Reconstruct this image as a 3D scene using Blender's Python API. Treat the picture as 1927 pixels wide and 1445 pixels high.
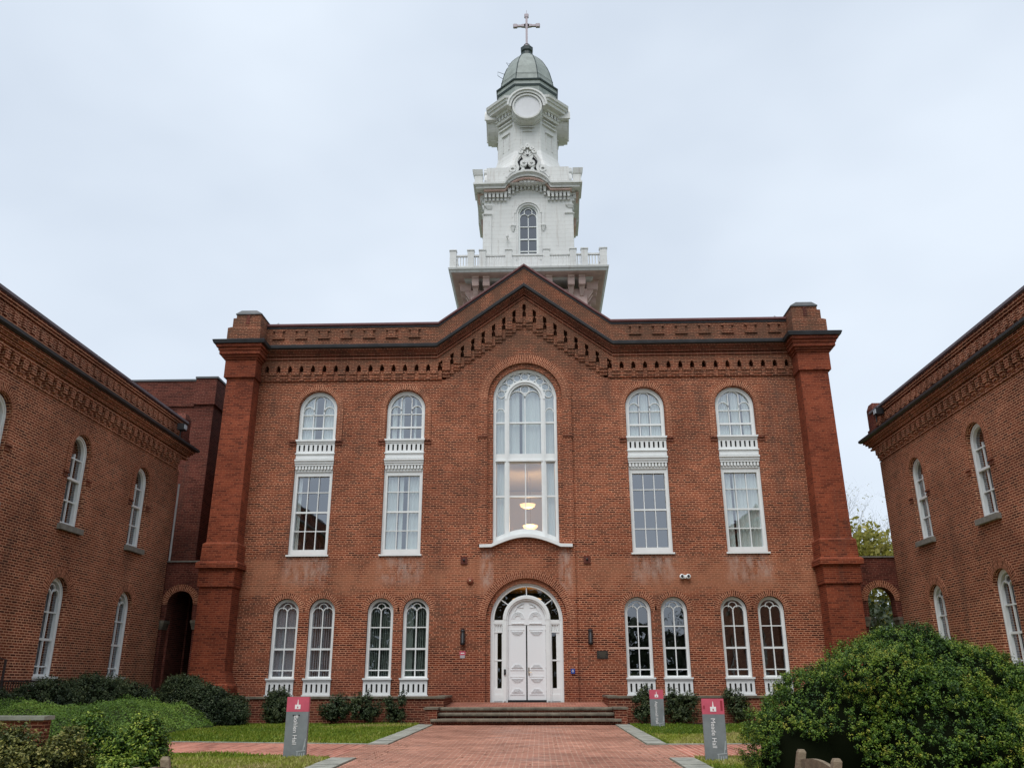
import bpy, math, random
import numpy as np
from mathutils import Matrix, Vector
from mathutils.geometry import tessellate_polygon
R = math.radians; PI = math.pi
for o in list(bpy.data.objects): bpy.data.objects.remove(o)
SC = bpy.context.scene; COL = SC.collection

# ---------------------------------------------------------------- camera
F_PX = 1591.52
cam = bpy.data.cameras.new('camera'); cam.sensor_fit = 'HORIZONTAL'; cam.sensor_width = 36
cam.lens = F_PX / 1927 * 36; cam.clip_end = 2000; cam.clip_start = .05
co = bpy.data.objects.new('camera', cam); COL.objects.link(co)
_p, _y, _r = R(19.3613), R(-1.7595), R(-.14608)
_F = Vector((math.sin(_y)*math.cos(_p), math.cos(_y)*math.cos(_p), math.sin(_p)))
_rt = Vector((math.cos(_y), -math.sin(_y), 0)); _up = _rt.cross(_F)
_R = _rt*math.cos(_r) + _up*math.sin(_r); _U = -_rt*math.sin(_r) + _up*math.cos(_r)
co.matrix_world = Matrix(((_R.x,_U.x,-_F.x,.456),(_R.y,_U.y,-_F.y,-31),(_R.z,_U.z,-_F.z,1.2),(0,0,0,1)))
SC.camera = co

# ---------------------------------------------------------------- sky, sun, exposure
SUN_EL, SUN_AZ = R(60), R(198)
w = bpy.data.worlds.new('World'); SC.world = w; w.use_nodes = True
nt = w.node_tree; N = nt.nodes; L = nt.links; N.clear()
out = N.new('ShaderNodeOutputWorld'); bg = N.new('ShaderNodeBackground')
sky = N.new('ShaderNodeTexSky'); sky.sky_type = 'NISHITA'; sky.sun_disc = False
sky.sun_elevation = SUN_EL; sky.sun_rotation = SUN_AZ; sky.air_density = 1.0; sky.dust_density = 3.0
tc = N.new('ShaderNodeTexCoord'); mp = N.new('ShaderNodeMapping'); mp.inputs['Scale'].default_value = (1.2, 1.2, 2.4)
nz = N.new('ShaderNodeTexNoise'); nz.inputs['Scale'].default_value = 1.3; nz.inputs['Detail'].default_value = 4; nz.inputs['Roughness'].default_value = .5
cr = N.new('ShaderNodeValToRGB')
cr.color_ramp.elements[0].position = .33; cr.color_ramp.elements[0].color = (4.75, 5.40, 6.30, 1)
cr.color_ramp.elements[1].position = .68; cr.color_ramp.elements[1].color = (6.35, 7.0, 7.8, 1)
mx = N.new('ShaderNodeMixRGB'); mx.inputs[0].default_value = .92
L.new(tc.outputs['Generated'], mp.inputs[0]); L.new(mp.outputs[0], nz.inputs[0]); L.new(nz.outputs[0], cr.inputs[0])
L.new(sky.outputs[0], mx.inputs[1]); L.new(cr.outputs[0], mx.inputs[2])
L.new(mx.outputs[0], bg.inputs[0]); bg.inputs[1].default_value = .075
L.new(bg.outputs[0], out.inputs[0])
sd = bpy.data.lights.new('sun', 'SUN'); sd.energy = 1.5; sd.angle = R(44); sd.color = (1, .98, .95)
so = bpy.data.objects.new('sun', sd); COL.objects.link(so)
so.rotation_euler = (PI/2 - SUN_EL, 0, PI - SUN_AZ)
SC.view_settings.view_transform = 'Standard'; SC.view_settings.look = 'None'
SC.view_settings.exposure = .85; SC.view_settings.gamma = 1
SC.cycles.max_bounces = 6; SC.cycles.transparent_max_bounces = 8

# ---------------------------------------------------------------- materials
MATS = {}
def mat(name, col=(.5,.5,.5), rough=.7, metal=0., var=0., vscale=3., bump=0., bscale=30., emit=None, spec=.35):
    if name in MATS: return MATS[name]
    m = bpy.data.materials.new(name); m.use_nodes = True; t = m.node_tree; b = t.nodes['Principled BSDF']
    b.inputs['Base Color'].default_value = (*col, 1); b.inputs['Roughness'].default_value = rough
    b.inputs['Metallic'].default_value = metal; b.inputs['Specular IOR Level'].default_value = spec
    if var:
        g = t.nodes.new('ShaderNodeNewGeometry'); n = t.nodes.new('ShaderNodeTexNoise'); n.inputs['Scale'].default_value = vscale
        n.inputs['Detail'].default_value = 6; n.inputs['Roughness'].default_value = .65
        c = t.nodes.new('ShaderNodeValToRGB'); e = c.color_ramp.elements; e[0].position = .3; e[1].position = .7
        e[0].color = (*[max(0, x*(1-var)) for x in col], 1); e[1].color = (*[min(1, x*(1+var*.6)) for x in col], 1)
        t.links.new(g.outputs['Position'], n.inputs[0]); t.links.new(n.outputs[0], c.inputs[0]); t.links.new(c.outputs[0], b.inputs['Base Color'])
    if bump:
        g = t.nodes.new('ShaderNodeNewGeometry'); n = t.nodes.new('ShaderNodeTexNoise'); n.inputs['Scale'].default_value = bscale; n.inputs['Detail'].default_value = 5
        bp = t.nodes.new('ShaderNodeBump'); bp.inputs['Strength'].default_value = bump; bp.inputs['Distance'].default_value = .02
        t.links.new(g.outputs['Position'], n.inputs[0]); t.links.new(n.outputs[0], bp.inputs['Height']); t.links.new(bp.outputs[0], b.inputs['Normal'])
    if emit:
        b.inputs['Emission Color'].default_value = (*emit[:3], 1); b.inputs['Emission Strength'].default_value = emit[3]
    MATS[name] = m; return m

class G:   # tiny node expression helper
    def __init__(s, t): s.t = t
    def n(s, typ, **k):
        x = s.t.nodes.new(typ)
        for a, v in k.items(): setattr(x, a, v)
        return x
    def m(s, op, a, b=None, c=None, clamp=False):
        x = s.n('ShaderNodeMath', operation=op); x.use_clamp = clamp
        for i, v in enumerate((a, b, c)):
            if v is None: continue
            if isinstance(v, (int, float)): x.inputs[i].default_value = v
            else: s.t.links.new(v, x.inputs[i])
        return x.outputs[0]
    def mix(s, f, a, b, bt='MIX'):
        x = s.n('ShaderNodeMixRGB', blend_type=bt)
        for i, v in enumerate((f, a, b)):
            if isinstance(v, tuple): x.inputs[i].default_value = (*v, 1)
            elif isinstance(v, (int, float)): x.inputs[i].default_value = v
            else: s.t.links.new(v, x.inputs[i])
        return x.outputs[0]
    def noise(s, vec, sc, det=4, rough=.6):
        x = s.n('ShaderNodeTexNoise'); x.inputs['Scale'].default_value = sc; x.inputs['Detail'].default_value = det; x.inputs['Roughness'].default_value = rough
        s.t.links.new(vec, x.inputs[0]); return x.outputs[0]
    def ramp(s, f, p0, p1, c0=(0,0,0), c1=(1,1,1)):
        x = s.n('ShaderNodeValToRGB'); e = x.color_ramp.elements; e[0].position = p0; e[1].position = p1; e[0].color = (*c0,1); e[1].color = (*c1,1)
        s.t.links.new(f, x.inputs[0]); return x.outputs[0]
    def mapv(s, vec, scale):
        x = s.n('ShaderNodeMapping'); x.inputs['Scale'].default_value = scale; s.t.links.new(vec, x.inputs[0]); return x.outputs[0]

def brick(name, c1, c2, mortar, ms=.0095, bw=.235, rh=.068, stain=None, dark=.45, squash=.5, sqf=8, bump=.35, weather=(.07,.045,.035), wet=0, rough=.85):
    m = bpy.data.materials.new(name); m.use_nodes = True; t = m.node_tree; g = G(t); b = t.nodes['Principled BSDF']
    uv = g.n('ShaderNodeUVMap').outputs[0]; pos = g.n('ShaderNodeTexCoord').outputs['Object']
    # wobble the courses a little
    nw = g.n('ShaderNodeTexNoise'); nw.inputs['Scale'].default_value = 2.2; nw.inputs['Detail'].default_value = 3; t.links.new(uv, nw.inputs[0])
    va = g.n('ShaderNodeVectorMath', operation='SUBTRACT'); t.links.new(nw.outputs['Color'], va.inputs[0]); va.inputs[1].default_value = (.5,.5,.5)
    vs = g.n('ShaderNodeVectorMath', operation='MULTIPLY'); t.links.new(va.outputs[0], vs.inputs[0]); vs.inputs[1].default_value = (.03,.012,0)
    vv = g.n('ShaderNodeVectorMath', operation='ADD'); t.links.new(uv, vv.inputs[0]); t.links.new(vs.outputs[0], vv.inputs[1])
    bt = g.n('ShaderNodeTexBrick'); t.links.new(vv.outputs[0], bt.inputs[0])
    bt.offset = .5; bt.squash = squash; bt.squash_frequency = sqf
    bt.inputs['Scale'].default_value = 1; bt.inputs['Brick Width'].default_value = bw; bt.inputs['Row Height'].default_value = rh
    bt.inputs['Mortar Size'].default_value = ms; bt.inputs['Mortar Smooth'].default_value = .25; bt.inputs['Bias'].default_value = 0
    bt.inputs['Color1'].default_value = (0,0,0,1); bt.inputs['Color2'].default_value = (1,1,1,1); bt.inputs['Mortar'].default_value = (.5,.5,.5,1)
    bc = g.ramp(bt.outputs['Color'], 0, 1, c1, c2)
    # over-dark single bricks
    dk = g.ramp(bt.outputs['Color'], .05, .32, (.45,.4,.42), (1,1,1)); bc = g.mix(dark, bc, dk, 'MULTIPLY')
    grain = g.noise(uv, 55, 3); bc = g.mix(.35, bc, g.ramp(grain, .25, .75, (.55,.5,.48), (1.35,1.3,1.25)), 'MULTIPLY')
    mc = g.mix(.5, mortar, g.ramp(g.noise(uv, 9, 4), .3, .7, tuple(x*.55 for x in mortar), tuple(min(1,x*1.25) for x in mortar)))
    col = g.mix(bt.outputs['Fac'], bc, mc)
    # broad weathering: large tone drift and soot patches
    big = g.noise(pos, .33, 6, .62); col = g.mix(.75, col, g.ramp(big, .34, .68, (.58,.52,.49), (1.22,1.17,1.12)), 'MULTIPLY')
    col = g.mix(.6, col, g.ramp(g.noise(pos, 1.7, 5, .7), .33, .66, (.66,.62,.6), (1.2,1.2,1.18)), 'MULTIPLY')
    st = g.noise(g.mapv(pos, (1.6,1.6,.28)), 1.1, 5, .65)
    col = g.mix(g.m('MULTIPLY', g.ramp(st, .56, .80), .55), col, weather)
    if stain: col = stain(g, pos, col)
    t.links.new(col, b.inputs['Base Color']); b.inputs['Roughness'].default_value = rough; b.inputs['Specular IOR Level'].default_value = .2
    if wet:
        wn = g.ramp(g.noise(pos, .9, 4), .45, .65); t.links.new(g.m('SUBTRACT', rough, g.m('MULTIPLY', wn, wet)), b.inputs['Roughness'])
    bp = g.n('ShaderNodeBump'); bp.inputs['Strength'].default_value = bump; bp.inputs['Distance'].default_value = .008
    h = g.m('ADD', g.m('MULTIPLY', g.m('SUBTRACT', 1, bt.outputs['Fac']), .8), g.m('MULTIPLY', grain, .3))
    t.links.new(h, bp.inputs['Height']); t.links.new(bp.outputs[0], b.inputs['Normal'])
    MATS[name] = m; return m

def main_stain(g, pos, col):
    s = g.n('ShaderNodeSeparateXYZ'); g.t.links.new(pos, s.inputs[0]); x, z = s.outputs[0], s.outputs[2]
    ax = g.m('ABSOLUTE', x)
    def bandm(c, v, hw, soft): return g.m('MULTIPLY', g.m('SUBTRACT', hw, g.m('ABSOLUTE', g.m('SUBTRACT', v, c))), 1/soft, clamp=True)
    tot = None
    for c, hw in ((7.97,.95),(4.57,.95)):
        k = g.m('MULTIPLY', bandm(c, ax, hw, .35), bandm(5.0, z, .62, .35)); tot = k if tot is None else g.m('ADD', tot, k)
    k = g.m('MULTIPLY', bandm(1.42, ax, .28, .16), bandm(4.95, z, .95, .5)); tot = g.m('ADD', tot, g.m('MULTIPLY', k, 1.5))
    n = g.ramp(g.noise(g.mapv(pos, (3,3,1.2)), 1.6, 6, .7), .40, .66)
    col = g.mix(g.m('MULTIPLY', g.m('MULTIPLY', tot, n), .78, clamp=True), col, (.43,.33,.28))
    # newer, rosier brick between the storeys
    nb = g.m('MULTIPLY', bandm(4.75, z, .72, .15), g.ramp(g.noise(pos, .8, 3), .35, .6)); col = g.mix(g.m('MULTIPLY', nb, .5), col, (.42,.18,.10))
    # dark run-off next to the right hand corner pier
    dr = g.m('MULTIPLY', bandm(9.75, x, .75, .5), g.ramp(g.noise(g.mapv(pos,(2.5,2.5,.35)), 1.3, 5, .7), .40, .62))
    dr = g.m('MULTIPLY', dr, bandm(9.6, z, 3.6, 1.5)); col = g.mix(g.m('MULTIPLY', dr, .55), col, (.075,.055,.045))
    # grime around the cornice
    gr = g.m('MULTIPLY', g.m('SUBTRACT', z, 12.0), .8, clamp=True); gr = g.m('MULTIPLY', gr, g.ramp(g.noise(pos, 1.3, 6, .7), .30, .58))
    col = g.mix(g.m('MULTIPLY', gr, .72), col, (.10,.055,.035))
    # patchy darker, redder tone toward the foot of the wall
    ft = g.m('MULTIPLY', g.m('SUBTRACT', 2.6, z), .5, clamp=True); ft = g.m('MULTIPLY', ft, g.ramp(g.noise(pos, .9, 4, .6), .35, .6))
    return g.mix(g.m('MULTIPLY', ft, .45), col, (.19,.055,.035))

MORT = (.53, .265, .165)
BRK = brick('brick_weathered', (.070,.012,.007), (.235,.052,.021), MORT, ms=.0125, dark=.75, stain=main_stain)
BRW = brick('brick_wing', (.085,.020,.012), (.225,.058,.028), (.60,.33,.21), ms=.0125, dark=.6)
BRP = brick('brick_red_wash', (.150,.030,.016), (.25,.056,.026), (.32,.12,.065), ms=.008, dark=.5)
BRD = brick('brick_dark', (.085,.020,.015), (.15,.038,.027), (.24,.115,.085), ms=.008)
BRV = brick('brick_voussoir', (.12,.030,.016), (.22,.06,.03), MORT, ms=.016, bw=.23, squash=1, sqf=2)
BRF = brick('brick_foundation', (.095,.024,.015), (.19,.048,.028), (.38,.20,.13), ms=.009)
BPV = brick('brick_paving', (.30,.125,.09), (.46,.205,.15), (.58,.44,.34), ms=.009, bw=.205, rh=.102, squash=1, sqf=2, dark=.3, weather=(.19,.085,.065), bump=.25, wet=.25, rough=.62)
BPS = brick('brick_paving_side', (.42,.16,.12), (.54,.225,.17), (.66,.47,.38), ms=.010, bw=.9, rh=.11, squash=1, sqf=2, dark=.5, weather=(.16,.07,.055), bump=.25, wet=.2, rough=.65)
WHT = mat('white_paint', (.73,.755,.75), .5, var=.06, vscale=2.5)
def old_paint(name, col, grime):
    m = bpy.data.materials.new(name); m.use_nodes = True; t = m.node_tree; g = G(t); b = t.nodes['Principled BSDF']; pos = g.n('ShaderNodeNewGeometry').outputs['Position']
    c = g.mix(g.m('MULTIPLY', g.ramp(g.noise(pos, .9, 5, .65), .35, .7), .45), col, tuple(x*.72 for x in col))
    c = g.mix(g.m('MULTIPLY', g.ramp(g.noise(g.mapv(pos, (5,5,.5)), 1.2, 5, .7), .54, .72), .55), c, grime)
    c = g.mix(g.m('MULTIPLY', g.ramp(g.noise(pos, 7, 4, .7), .60, .72), .45), c, tuple(x*.75 for x in grime))
    wv = g.n('ShaderNodeTexWave'); wv.bands_direction = 'Z'; wv.inputs['Scale'].default_value = 1.35; wv.inputs['Distortion'].default_value = 0; t.links.new(pos, wv.inputs[0])
    bd = g.ramp(wv.outputs['Fac'], .0, .035, (.80,.79,.78), (1,1,1)); c = g.mix(.7, c, bd, 'MULTIPLY')
    t.links.new(c, b.inputs['Base Color']); b.inputs['Roughness'].default_value = .65; b.inputs['Specular IOR Level'].default_value = .25; MATS[name] = m; return m
WHD = old_paint('white_paint_weathered', (.64,.645,.635), (.36,.32,.29))
SOF = mat('soffit_pink_bounce', (.60,.43,.385), .7, var=.2, vscale=2.2)  # pink is warm bounce off the brick, painted into balcony and cornice undersides
DOOR = mat('door_white', (.75,.775,.785), .35)
STONE = mat('brownstone_step', (.16,.14,.105), .8, var=.5, vscale=4, bump=.4, bscale=18)
BLUE = mat('bluestone', (.30,.305,.265), .75, var=.42, vscale=2.5, bump=.2, bscale=20)
SILL = mat('sill_stone', (.20,.19,.165), .85, var=.3, vscale=6, bump=.3)
FLASH = mat('dark_flashing', (.045,.046,.05), .45, metal=.3, var=.3, vscale=2)
FLASHG = mat('grey_flashing', (.10,.105,.11), .5, metal=.2, var=.2, vscale=3)
COPE = mat('coping_red_metal', (.14,.055,.055), .5, var=.3, vscale=2)
COPW = mat('wing_coping_metal', (.075,.05,.058), .5, var=.3, vscale=2)
ROOFM = mat('roof_metal_light', (.42,.45,.48), .45)
COPPER = mat('patina_copper', (.25,.28,.262), .6, var=.3, vscale=2.4, bump=.15, bscale=8)
COPD = mat('dark_copper_band', (.035,.05,.05), .45)
CROSS = mat('cross_metal', (.25,.22,.24), .5, metal=.4)
DARK = mat('dark_interior', (.03,.028,.026), .95)
IVORY = mat('ceiling_cream', (.55,.50,.42), .9)
GREYW = mat('inner_wall', (.16,.17,.19), .9)
BLACK = mat('black_metal', (.015,.015,.017), .4)
IRON = mat('wrought_iron', (.03,.02,.02), .5)
WOOD = mat('weathered_teak', (.20,.155,.105), .8, var=.35, vscale=9, bump=.3, bscale=40)
SOIL = mat('mulch_soil', (.045,.032,.024), .95, var=.4, vscale=6, bump=.5, bscale=12)
SGREY = mat('sign_grey', (.205,.225,.235), .42, var=.22, vscale=3.5)
SPINK = mat('sign_pink', (.56,.10,.15), .45, var=.14, vscale=6)
SWHITE = mat('sign_white', (.82,.8,.8), .5)
SMARK = mat('sign_pale_mark', (.40,.43,.44), .5)
SRED = mat('sign_dark_red', (.30,.03,.045), .5)
BRASS = mat('door_handle_metal', (.30,.24,.17), .3, metal=.9)
BLUEP = mat('blue_plate', (.01,.05,.28), .4)
GLOW = mat('lamp_bowl_glow', (.9,.6,.3), .5, emit=(1,.56,.22,1.0))
BRONZE = mat('bronze_plaque', (.05,.045,.04), .45, metal=.6, var=.3, vscale=20)

def curtain_mat(name, col, dark, sc):
    m = bpy.data.materials.new(name); m.use_nodes = True; t = m.node_tree; g = G(t); b = t.nodes['Principled BSDF']
    b.inputs['Base Color'].default_value = (*col, 1); b.inputs['Roughness'].default_value = .9
    b.inputs['Emission Strength'].default_value = 0
    MATS[name] = m; return m
CURT = curtain_mat('curtain_white', (.50,.575,.55), 0, 1)
BLIND = curtain_mat('blind_grey', (.34,.34,.38), 0, 1)
BLING = curtain_mat('blind_green', (.24,.28,.25), 0, 1)

def glass(name, refl, tint=(1,1,1), rough=.0):
    m = bpy.data.materials.new(name); m.use_nodes = True; t = m.node_tree; t.nodes.clear(); g = G(t)
    o = g.n('ShaderNodeOutputMaterial'); tr = g.n('ShaderNodeBsdfTransparent'); tr.inputs[0].default_value = (*tint, 1)
    gl = g.n('ShaderNodeBsdfGlossy'); gl.inputs['Roughness'].default_value = rough; gl.inputs['Color'].default_value = (.92,.95,1,1)
    fr = g.n('ShaderNodeFresnel'); fr.inputs[0].default_value = 1.5
    f = g.m('ADD', refl, g.m('MULTIPLY', fr.outputs[0], .9), clamp=True)
    ge = g.n('ShaderNodeNewGeometry'); f = g.m('MULTIPLY', f, g.m('SUBTRACT', 1, ge.outputs['Backfacing'])); nn = g.noise(ge.outputs['Position'], 1.6, 2); bp = g.n('ShaderNodeBump'); bp.inputs['Strength'].default_value = .08; bp.inputs['Distance'].default_value = .02
    t.links.new(nn, bp.inputs['Height']); t.links.new(bp.outputs[0], gl.inputs['Normal'])
    mx = g.n('ShaderNodeMixShader'); t.links.new(f, mx.inputs[0]); t.links.new(tr.outputs[0], mx.inputs[1]); t.links.new(gl.outputs[0], mx.inputs[2]); t.links.new(mx.outputs[0], o.inputs[0])
    MATS[name] = m; return m
GLASS = glass('window_glass', .25, (1,1,1))
GLASSD = glass('window_glass_lower', .17, (.88,.9,.9))
GLASSW = glass('window_glass_dark', .10, (.72,.74,.76))

# ---------------------------------------------------------------- mesh builder
class MB:
    def __init__(s): s.v = []; s.f = []; s.uv = []; s.M = None
    def _add(s, vs, fs, uvs=None):
        b = len(s.v)
        if uvs is None:
            uvs = []
            for f in fs:
                p = [Vector(vs[i]) for i in f]; n = Vector((0,0,0))
                for i in range(len(p)):
                    a, c = p[i], p[(i+1) % len(p)]; n += Vector(((a.y-c.y)*(a.z+c.z), (a.z-c.z)*(a.x+c.x), (a.x-c.x)*(a.y+c.y)))
                ax, ay, az = abs(n.x), abs(n.y), abs(n.z)
                if az > ax and az > ay: uvs.append([(q.x, q.y) for q in p])
                elif ay >= ax: uvs.append([(q.x, q.z) for q in p])
                else: uvs.append([(q.y, q.z) for q in p])
        if s.M is not None: vs = [tuple(s.M @ Vector(v)) for v in vs]
        s.v += [tuple(v) for v in vs]; s.f += [tuple(i+b for i in f) for f in fs]; s.uv += uvs
        return s
    def box(s, x0, x1, y0, y1, z0, z1):
        vs = [(x0,y0,z0),(x1,y0,z0),(x1,y1,z0),(x0,y1,z0),(x0,y0,z1),(x1,y0,z1),(x1,y1,z1),(x0,y1,z1)]
        return s._add(vs, [(0,3,2,1),(4,5,6,7),(0,1,5,4),(1,2,6,5),(2,3,7,6),(3,0,4,7)])
    def loft(s, rects, cap=True):   # rects: list of (z,x0,x1,y0,y1)
        vs = []; fs = []
        for z,x0,x1,y0,y1 in rects: vs += [(x0,y0,z),(x1,y0,z),(x1,y1,z),(x0,y1,z)]
        for k in range(len(rects)-1):
            a = 4*k
            for i in range(4): fs.append((a+i, a+(i+1)%4, a+4+(i+1)%4, a+4+i))
        if cap: fs.append((3,2,1,0)); e = 4*(len(rects)-1); fs.append((e,e+1,e+2,e+3))
        return s._add(vs, fs)
    def loftn(s, rings, cap=True):  # rings: lists of 3d points, same count
        n = len(rings[0]); vs = [p for r in rings for p in r]; fs = []
        for k in range(len(rings)-1):
            for i in range(n): fs.append((k*n+i, k*n+(i+1)%n, (k+1)*n+(i+1)%n, (k+1)*n+i))
        if cap: fs.append(tuple(reversed(range(n)))); e = n*(len(rings)-1); fs.append(tuple(e+i for i in range(n)))
        return s._add(vs, fs)
    def plate(s, outer, holes=(), y0=0., y1=.1, back=True):
        polys = [outer] + list(holes); flat = [p for q in polys for p in q]
        tris = tessellate_polygon([[Vector((p[0], p[1], 0)) for p in q] for q in polys])
        n = len(flat); vs = [(p[0], y0, p[1]) for p in flat] + [(p[0], y1, p[1]) for p in flat]; fs = []
        for a, b, c in tris:
            pa, pb, pc = flat[a], flat[b], flat[c]
            ar = (pb[0]-pa[0])*(pc[1]-pa[1]) - (pb[1]-pa[1])*(pc[0]-pa[0])
            if abs(ar) < 1e-9: continue
            if ar < 0: b, c = c, b
            fs.append((a, b, c))
            if back: fs.append((c+n, b+n, a+n))
        o = 0
        for k, q in enumerate(polys):
            m = len(q); area = sum(q[i][0]*q[(i+1)%m][1] - q[(i+1)%m][0]*q[i][1] for i in range(m))
            for i in range(m):
                a, b = o+i, o+(i+1) % m
                ccw = (area > 0) == (k == 0)
                fs.append((b, a, a+n, b+n) if ccw else (a, b, b+n, a+n))
            o += m
        return s._add(vs, fs)
    def strip(s, pts, w, y0, y1, closed=False):   # flat bar along a polyline in xz, width w
        n = len(pts); L_, R_ = [], []
        for i, p in enumerate(pts):
            if closed: a, b = pts[i-1], pts[(i+1) % n]
            else: a, b = pts[max(i-1,0)], pts[min(i+1,n-1)]
            dx, dz = b[0]-a[0], b[1]-a[1]; l = math.hypot(dx, dz) or 1; nx, nzz = -dz/l*w/2, dx/l*w/2
            L_.append((p[0]+nx, p[1]+nzz)); R_.append((p[0]-nx, p[1]-nzz))
        vs = []; fs = []
        for l, r in zip(L_, R_): vs += [(l[0],y0,l[1]),(r[0],y0,r[1]),(r[0],y1,r[1]),(l[0],y1,l[1])]
        m = n if closed else n-1
        for i in range(m):
            a = 4*i; b = 4*((i+1) % n)
            for k in range(4): fs.append((a+k, b+k, b+(k+1)%4, a+(k+1)%4))
        if not closed: fs += [(0,1,2,3), (4*n-1,4*n-2,4*n-3,4*n-4)]
        return s._add(vs, fs)
    def sweep(s, path, prof, normal=False, mitre=(0,0)):   # path xz; prof closed list (out, dz); y=-out
        n = len(path); k = len(prof); vs = []; fs = []; uvs = []
        acc = 0; ls = [0]
        for i in range(1, n): acc += math.hypot(path[i][0]-path[i-1][0], path[i][1]-path[i-1][1]); ls.append(acc)
        for i, (x, z) in enumerate(path):
            if normal:
                a, b = path[max(i-1,0)], path[min(i+1,n-1)]; dx, dz = b[0]-a[0], b[1]-a[1]; l = math.hypot(dx,dz); nx, nzz = -dz/l, dx/l
                if 0 < i < n-1:
                    d1 = (path[i][0]-a[0], path[i][1]-a[1]); l1 = math.hypot(*d1); c = max(.5, abs((-d1[1]/l1)*nx + (d1[0]/l1)*nzz)); nx /= c; nzz /= c
            else: nx, nzz = 0, 1
            for o, dz in prof:
                ex = -o*mitre[0] if i == 0 else (o*mitre[1] if i == n-1 else 0)
                vs.append((x + nx*dz + ex, -o, z + nzz*dz))
        pl = [0]
        for j in range(1, k+1): pl.append(pl[-1] + math.hypot(prof[j%k][0]-prof[j-1][0], prof[j%k][1]-prof[j-1][1]))
        for i in range(n-1):
            for j in range(k):
                jj = (j+1) % k
                fs.append((i*k+j, i*k+jj, (i+1)*k+jj, (i+1)*k+j)); u0, u1 = ls[i], ls[i+1]; z0 = path[i][1]
                uvs.append([(u0, pl[j]), (u0, pl[j+1]), (u1, pl[j+1]), (u1, pl[j])])
        fs.append(tuple(range(k))); uvs.append([(p[0], p[1]) for p in prof])
        fs.append(tuple(reversed([(n-1)*k+j for j in range(k)]))); uvs.append([(p[0], p[1]) for p in reversed(prof)])
        return s._add(vs, fs, uvs)
    def ring(s, cx, cz, r0, r1, y0, y1, a0=0., a1=PI, n=28):  # voussoir arc: uv along radius
        vs = []; fs = []; uvs = []; rm = (r0+r1)/2
        for i in range(n+1):
            a = a0+(a1-a0)*i/n; c, q = math.cos(a), math.sin(a)
            vs += [(cx+r0*c,y0,cz+r0*q),(cx+r1*c,y0,cz+r1*q),(cx+r1*c,y1,cz+r1*q),(cx+r0*c,y1,cz+r0*q)]
        for i in range(n):
            t0, t1 = (a1-a0)*i/n*rm, (a1-a0)*(i+1)/n*rm; a, b = 4*i, 4*i+4
            fs.append((a,a+1,b+1,b)); uvs.append([(0,t0),(r1-r0,t0),(r1-r0,t1),(0,t1)])
            fs.append((a+1,a+2,b+2,b+1)); uvs.append([(0,t0),(abs(y1-y0),t0),(abs(y1-y0),t1),(0,t1)])
            fs.append((a+3,a,b,b+3)); uvs.append([(abs(y1-y0),t0),(0,t0),(0,t1),(abs(y1-y0),t1)])
            fs.append((a+2,a+3,b+3,b+2)); uvs.append([(r1-r0,t0),(0,t0),(0,t1),(r1-r0,t1)])
        e = 4*n; fs += [(3,2,1,0),(e,e+1,e+2,e+3)]; uvs += [[(0,0),(.1,0),(.1,.06),(0,.06)]]*2
        return s._add(vs, fs, uvs)
    def lathe(s, prof, cx=0, cy=0, n=24, ph=0):
        rings = [[(cx+r*math.cos(ph+2*PI*i/n), cy+r*math.sin(ph+2*PI*i/n), z) for i in range(n)] for r, z in prof]
        return s.loftn(rings)
    def tube(s, pts, rad, n=6):
        rings = []
        for i, p in enumerate(pts):
            a, b = Vector(pts[max(i-1,0)]), Vector(pts[min(i+1,len(pts)-1)]); d = (b-a).normalized()
            u = d.cross(Vector((0,0,1)) if abs(d.z) < .9 else Vector((1,0,0))).normalized(); v = d.cross(u); r = rad[i] if isinstance(rad, (list,tuple)) else rad
            rings.append([tuple(Vector(p) + (u*math.cos(2*PI*k/n) + v*math.sin(2*PI*k/n))*r) for k in range(n)])
        return s.loftn(rings)
    def build(s, name, m, parent=None, smooth=False):
        me = bpy.data.meshes.new(name); me.from_pydata(s.v, [], s.f); l = me.uv_layers.new(name='UVMap')
        l.data.foreach_set('uv', [c for f in s.uv for p in f for c in p])
        me.materials.append(m); me.validate(); me.update()
        if smooth: me.polygons.foreach_set('use_smooth', [True]*len(me.polygons))
        o = bpy.data.objects.new(name, me); COL.objects.link(o)
        if parent: o.parent = parent
        return o

def empty(name, label, cat, loc=(0,0,0), rz=0, group=None):
    o = bpy.data.objects.new(name, None); COL.objects.link(o); o.location = loc; o.rotation_euler = (0,0,rz); o.empty_display_size = .1
    return tag(o, label, cat, group)
def tag(o, label, cat, group=None):
    o['label'] = label; o['category'] = cat
    if group: o['group'] = group
    return o
def struct(o): o['kind'] = 'structure'; return o

def arc(cx, cz, r, a0, a1, n=16): return [(cx+r*math.cos(a0+(a1-a0)*i/n), cz+r*math.sin(a0+(a1-a0)*i/n)) for i in range(n+1)]
def arch(cx, hw, z0, top, n=24):       # round-headed outline
    return [(cx-hw, z0), (cx+hw, z0)] + arc(cx, top-hw, hw, 0, PI, n)
def rect(x0, x1, z0, z1): return [(x0,z0),(x1,z0),(x1,z1),(x0,z1)]
def circle(cx, cz, r, n=20): return [(cx+r*math.cos(2*PI*i/n), cz+r*math.sin(2*PI*i/n)) for i in range(n)]
def slot(cx, hw, z0, z1): return arc(cx, z0+hw, hw, PI, 2*PI, 6) + arc(cx, z1-hw, hw, 0, PI, 6)

WY = -.14   # outer wall plane of the main front (window frames sit at y = 0)

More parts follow.
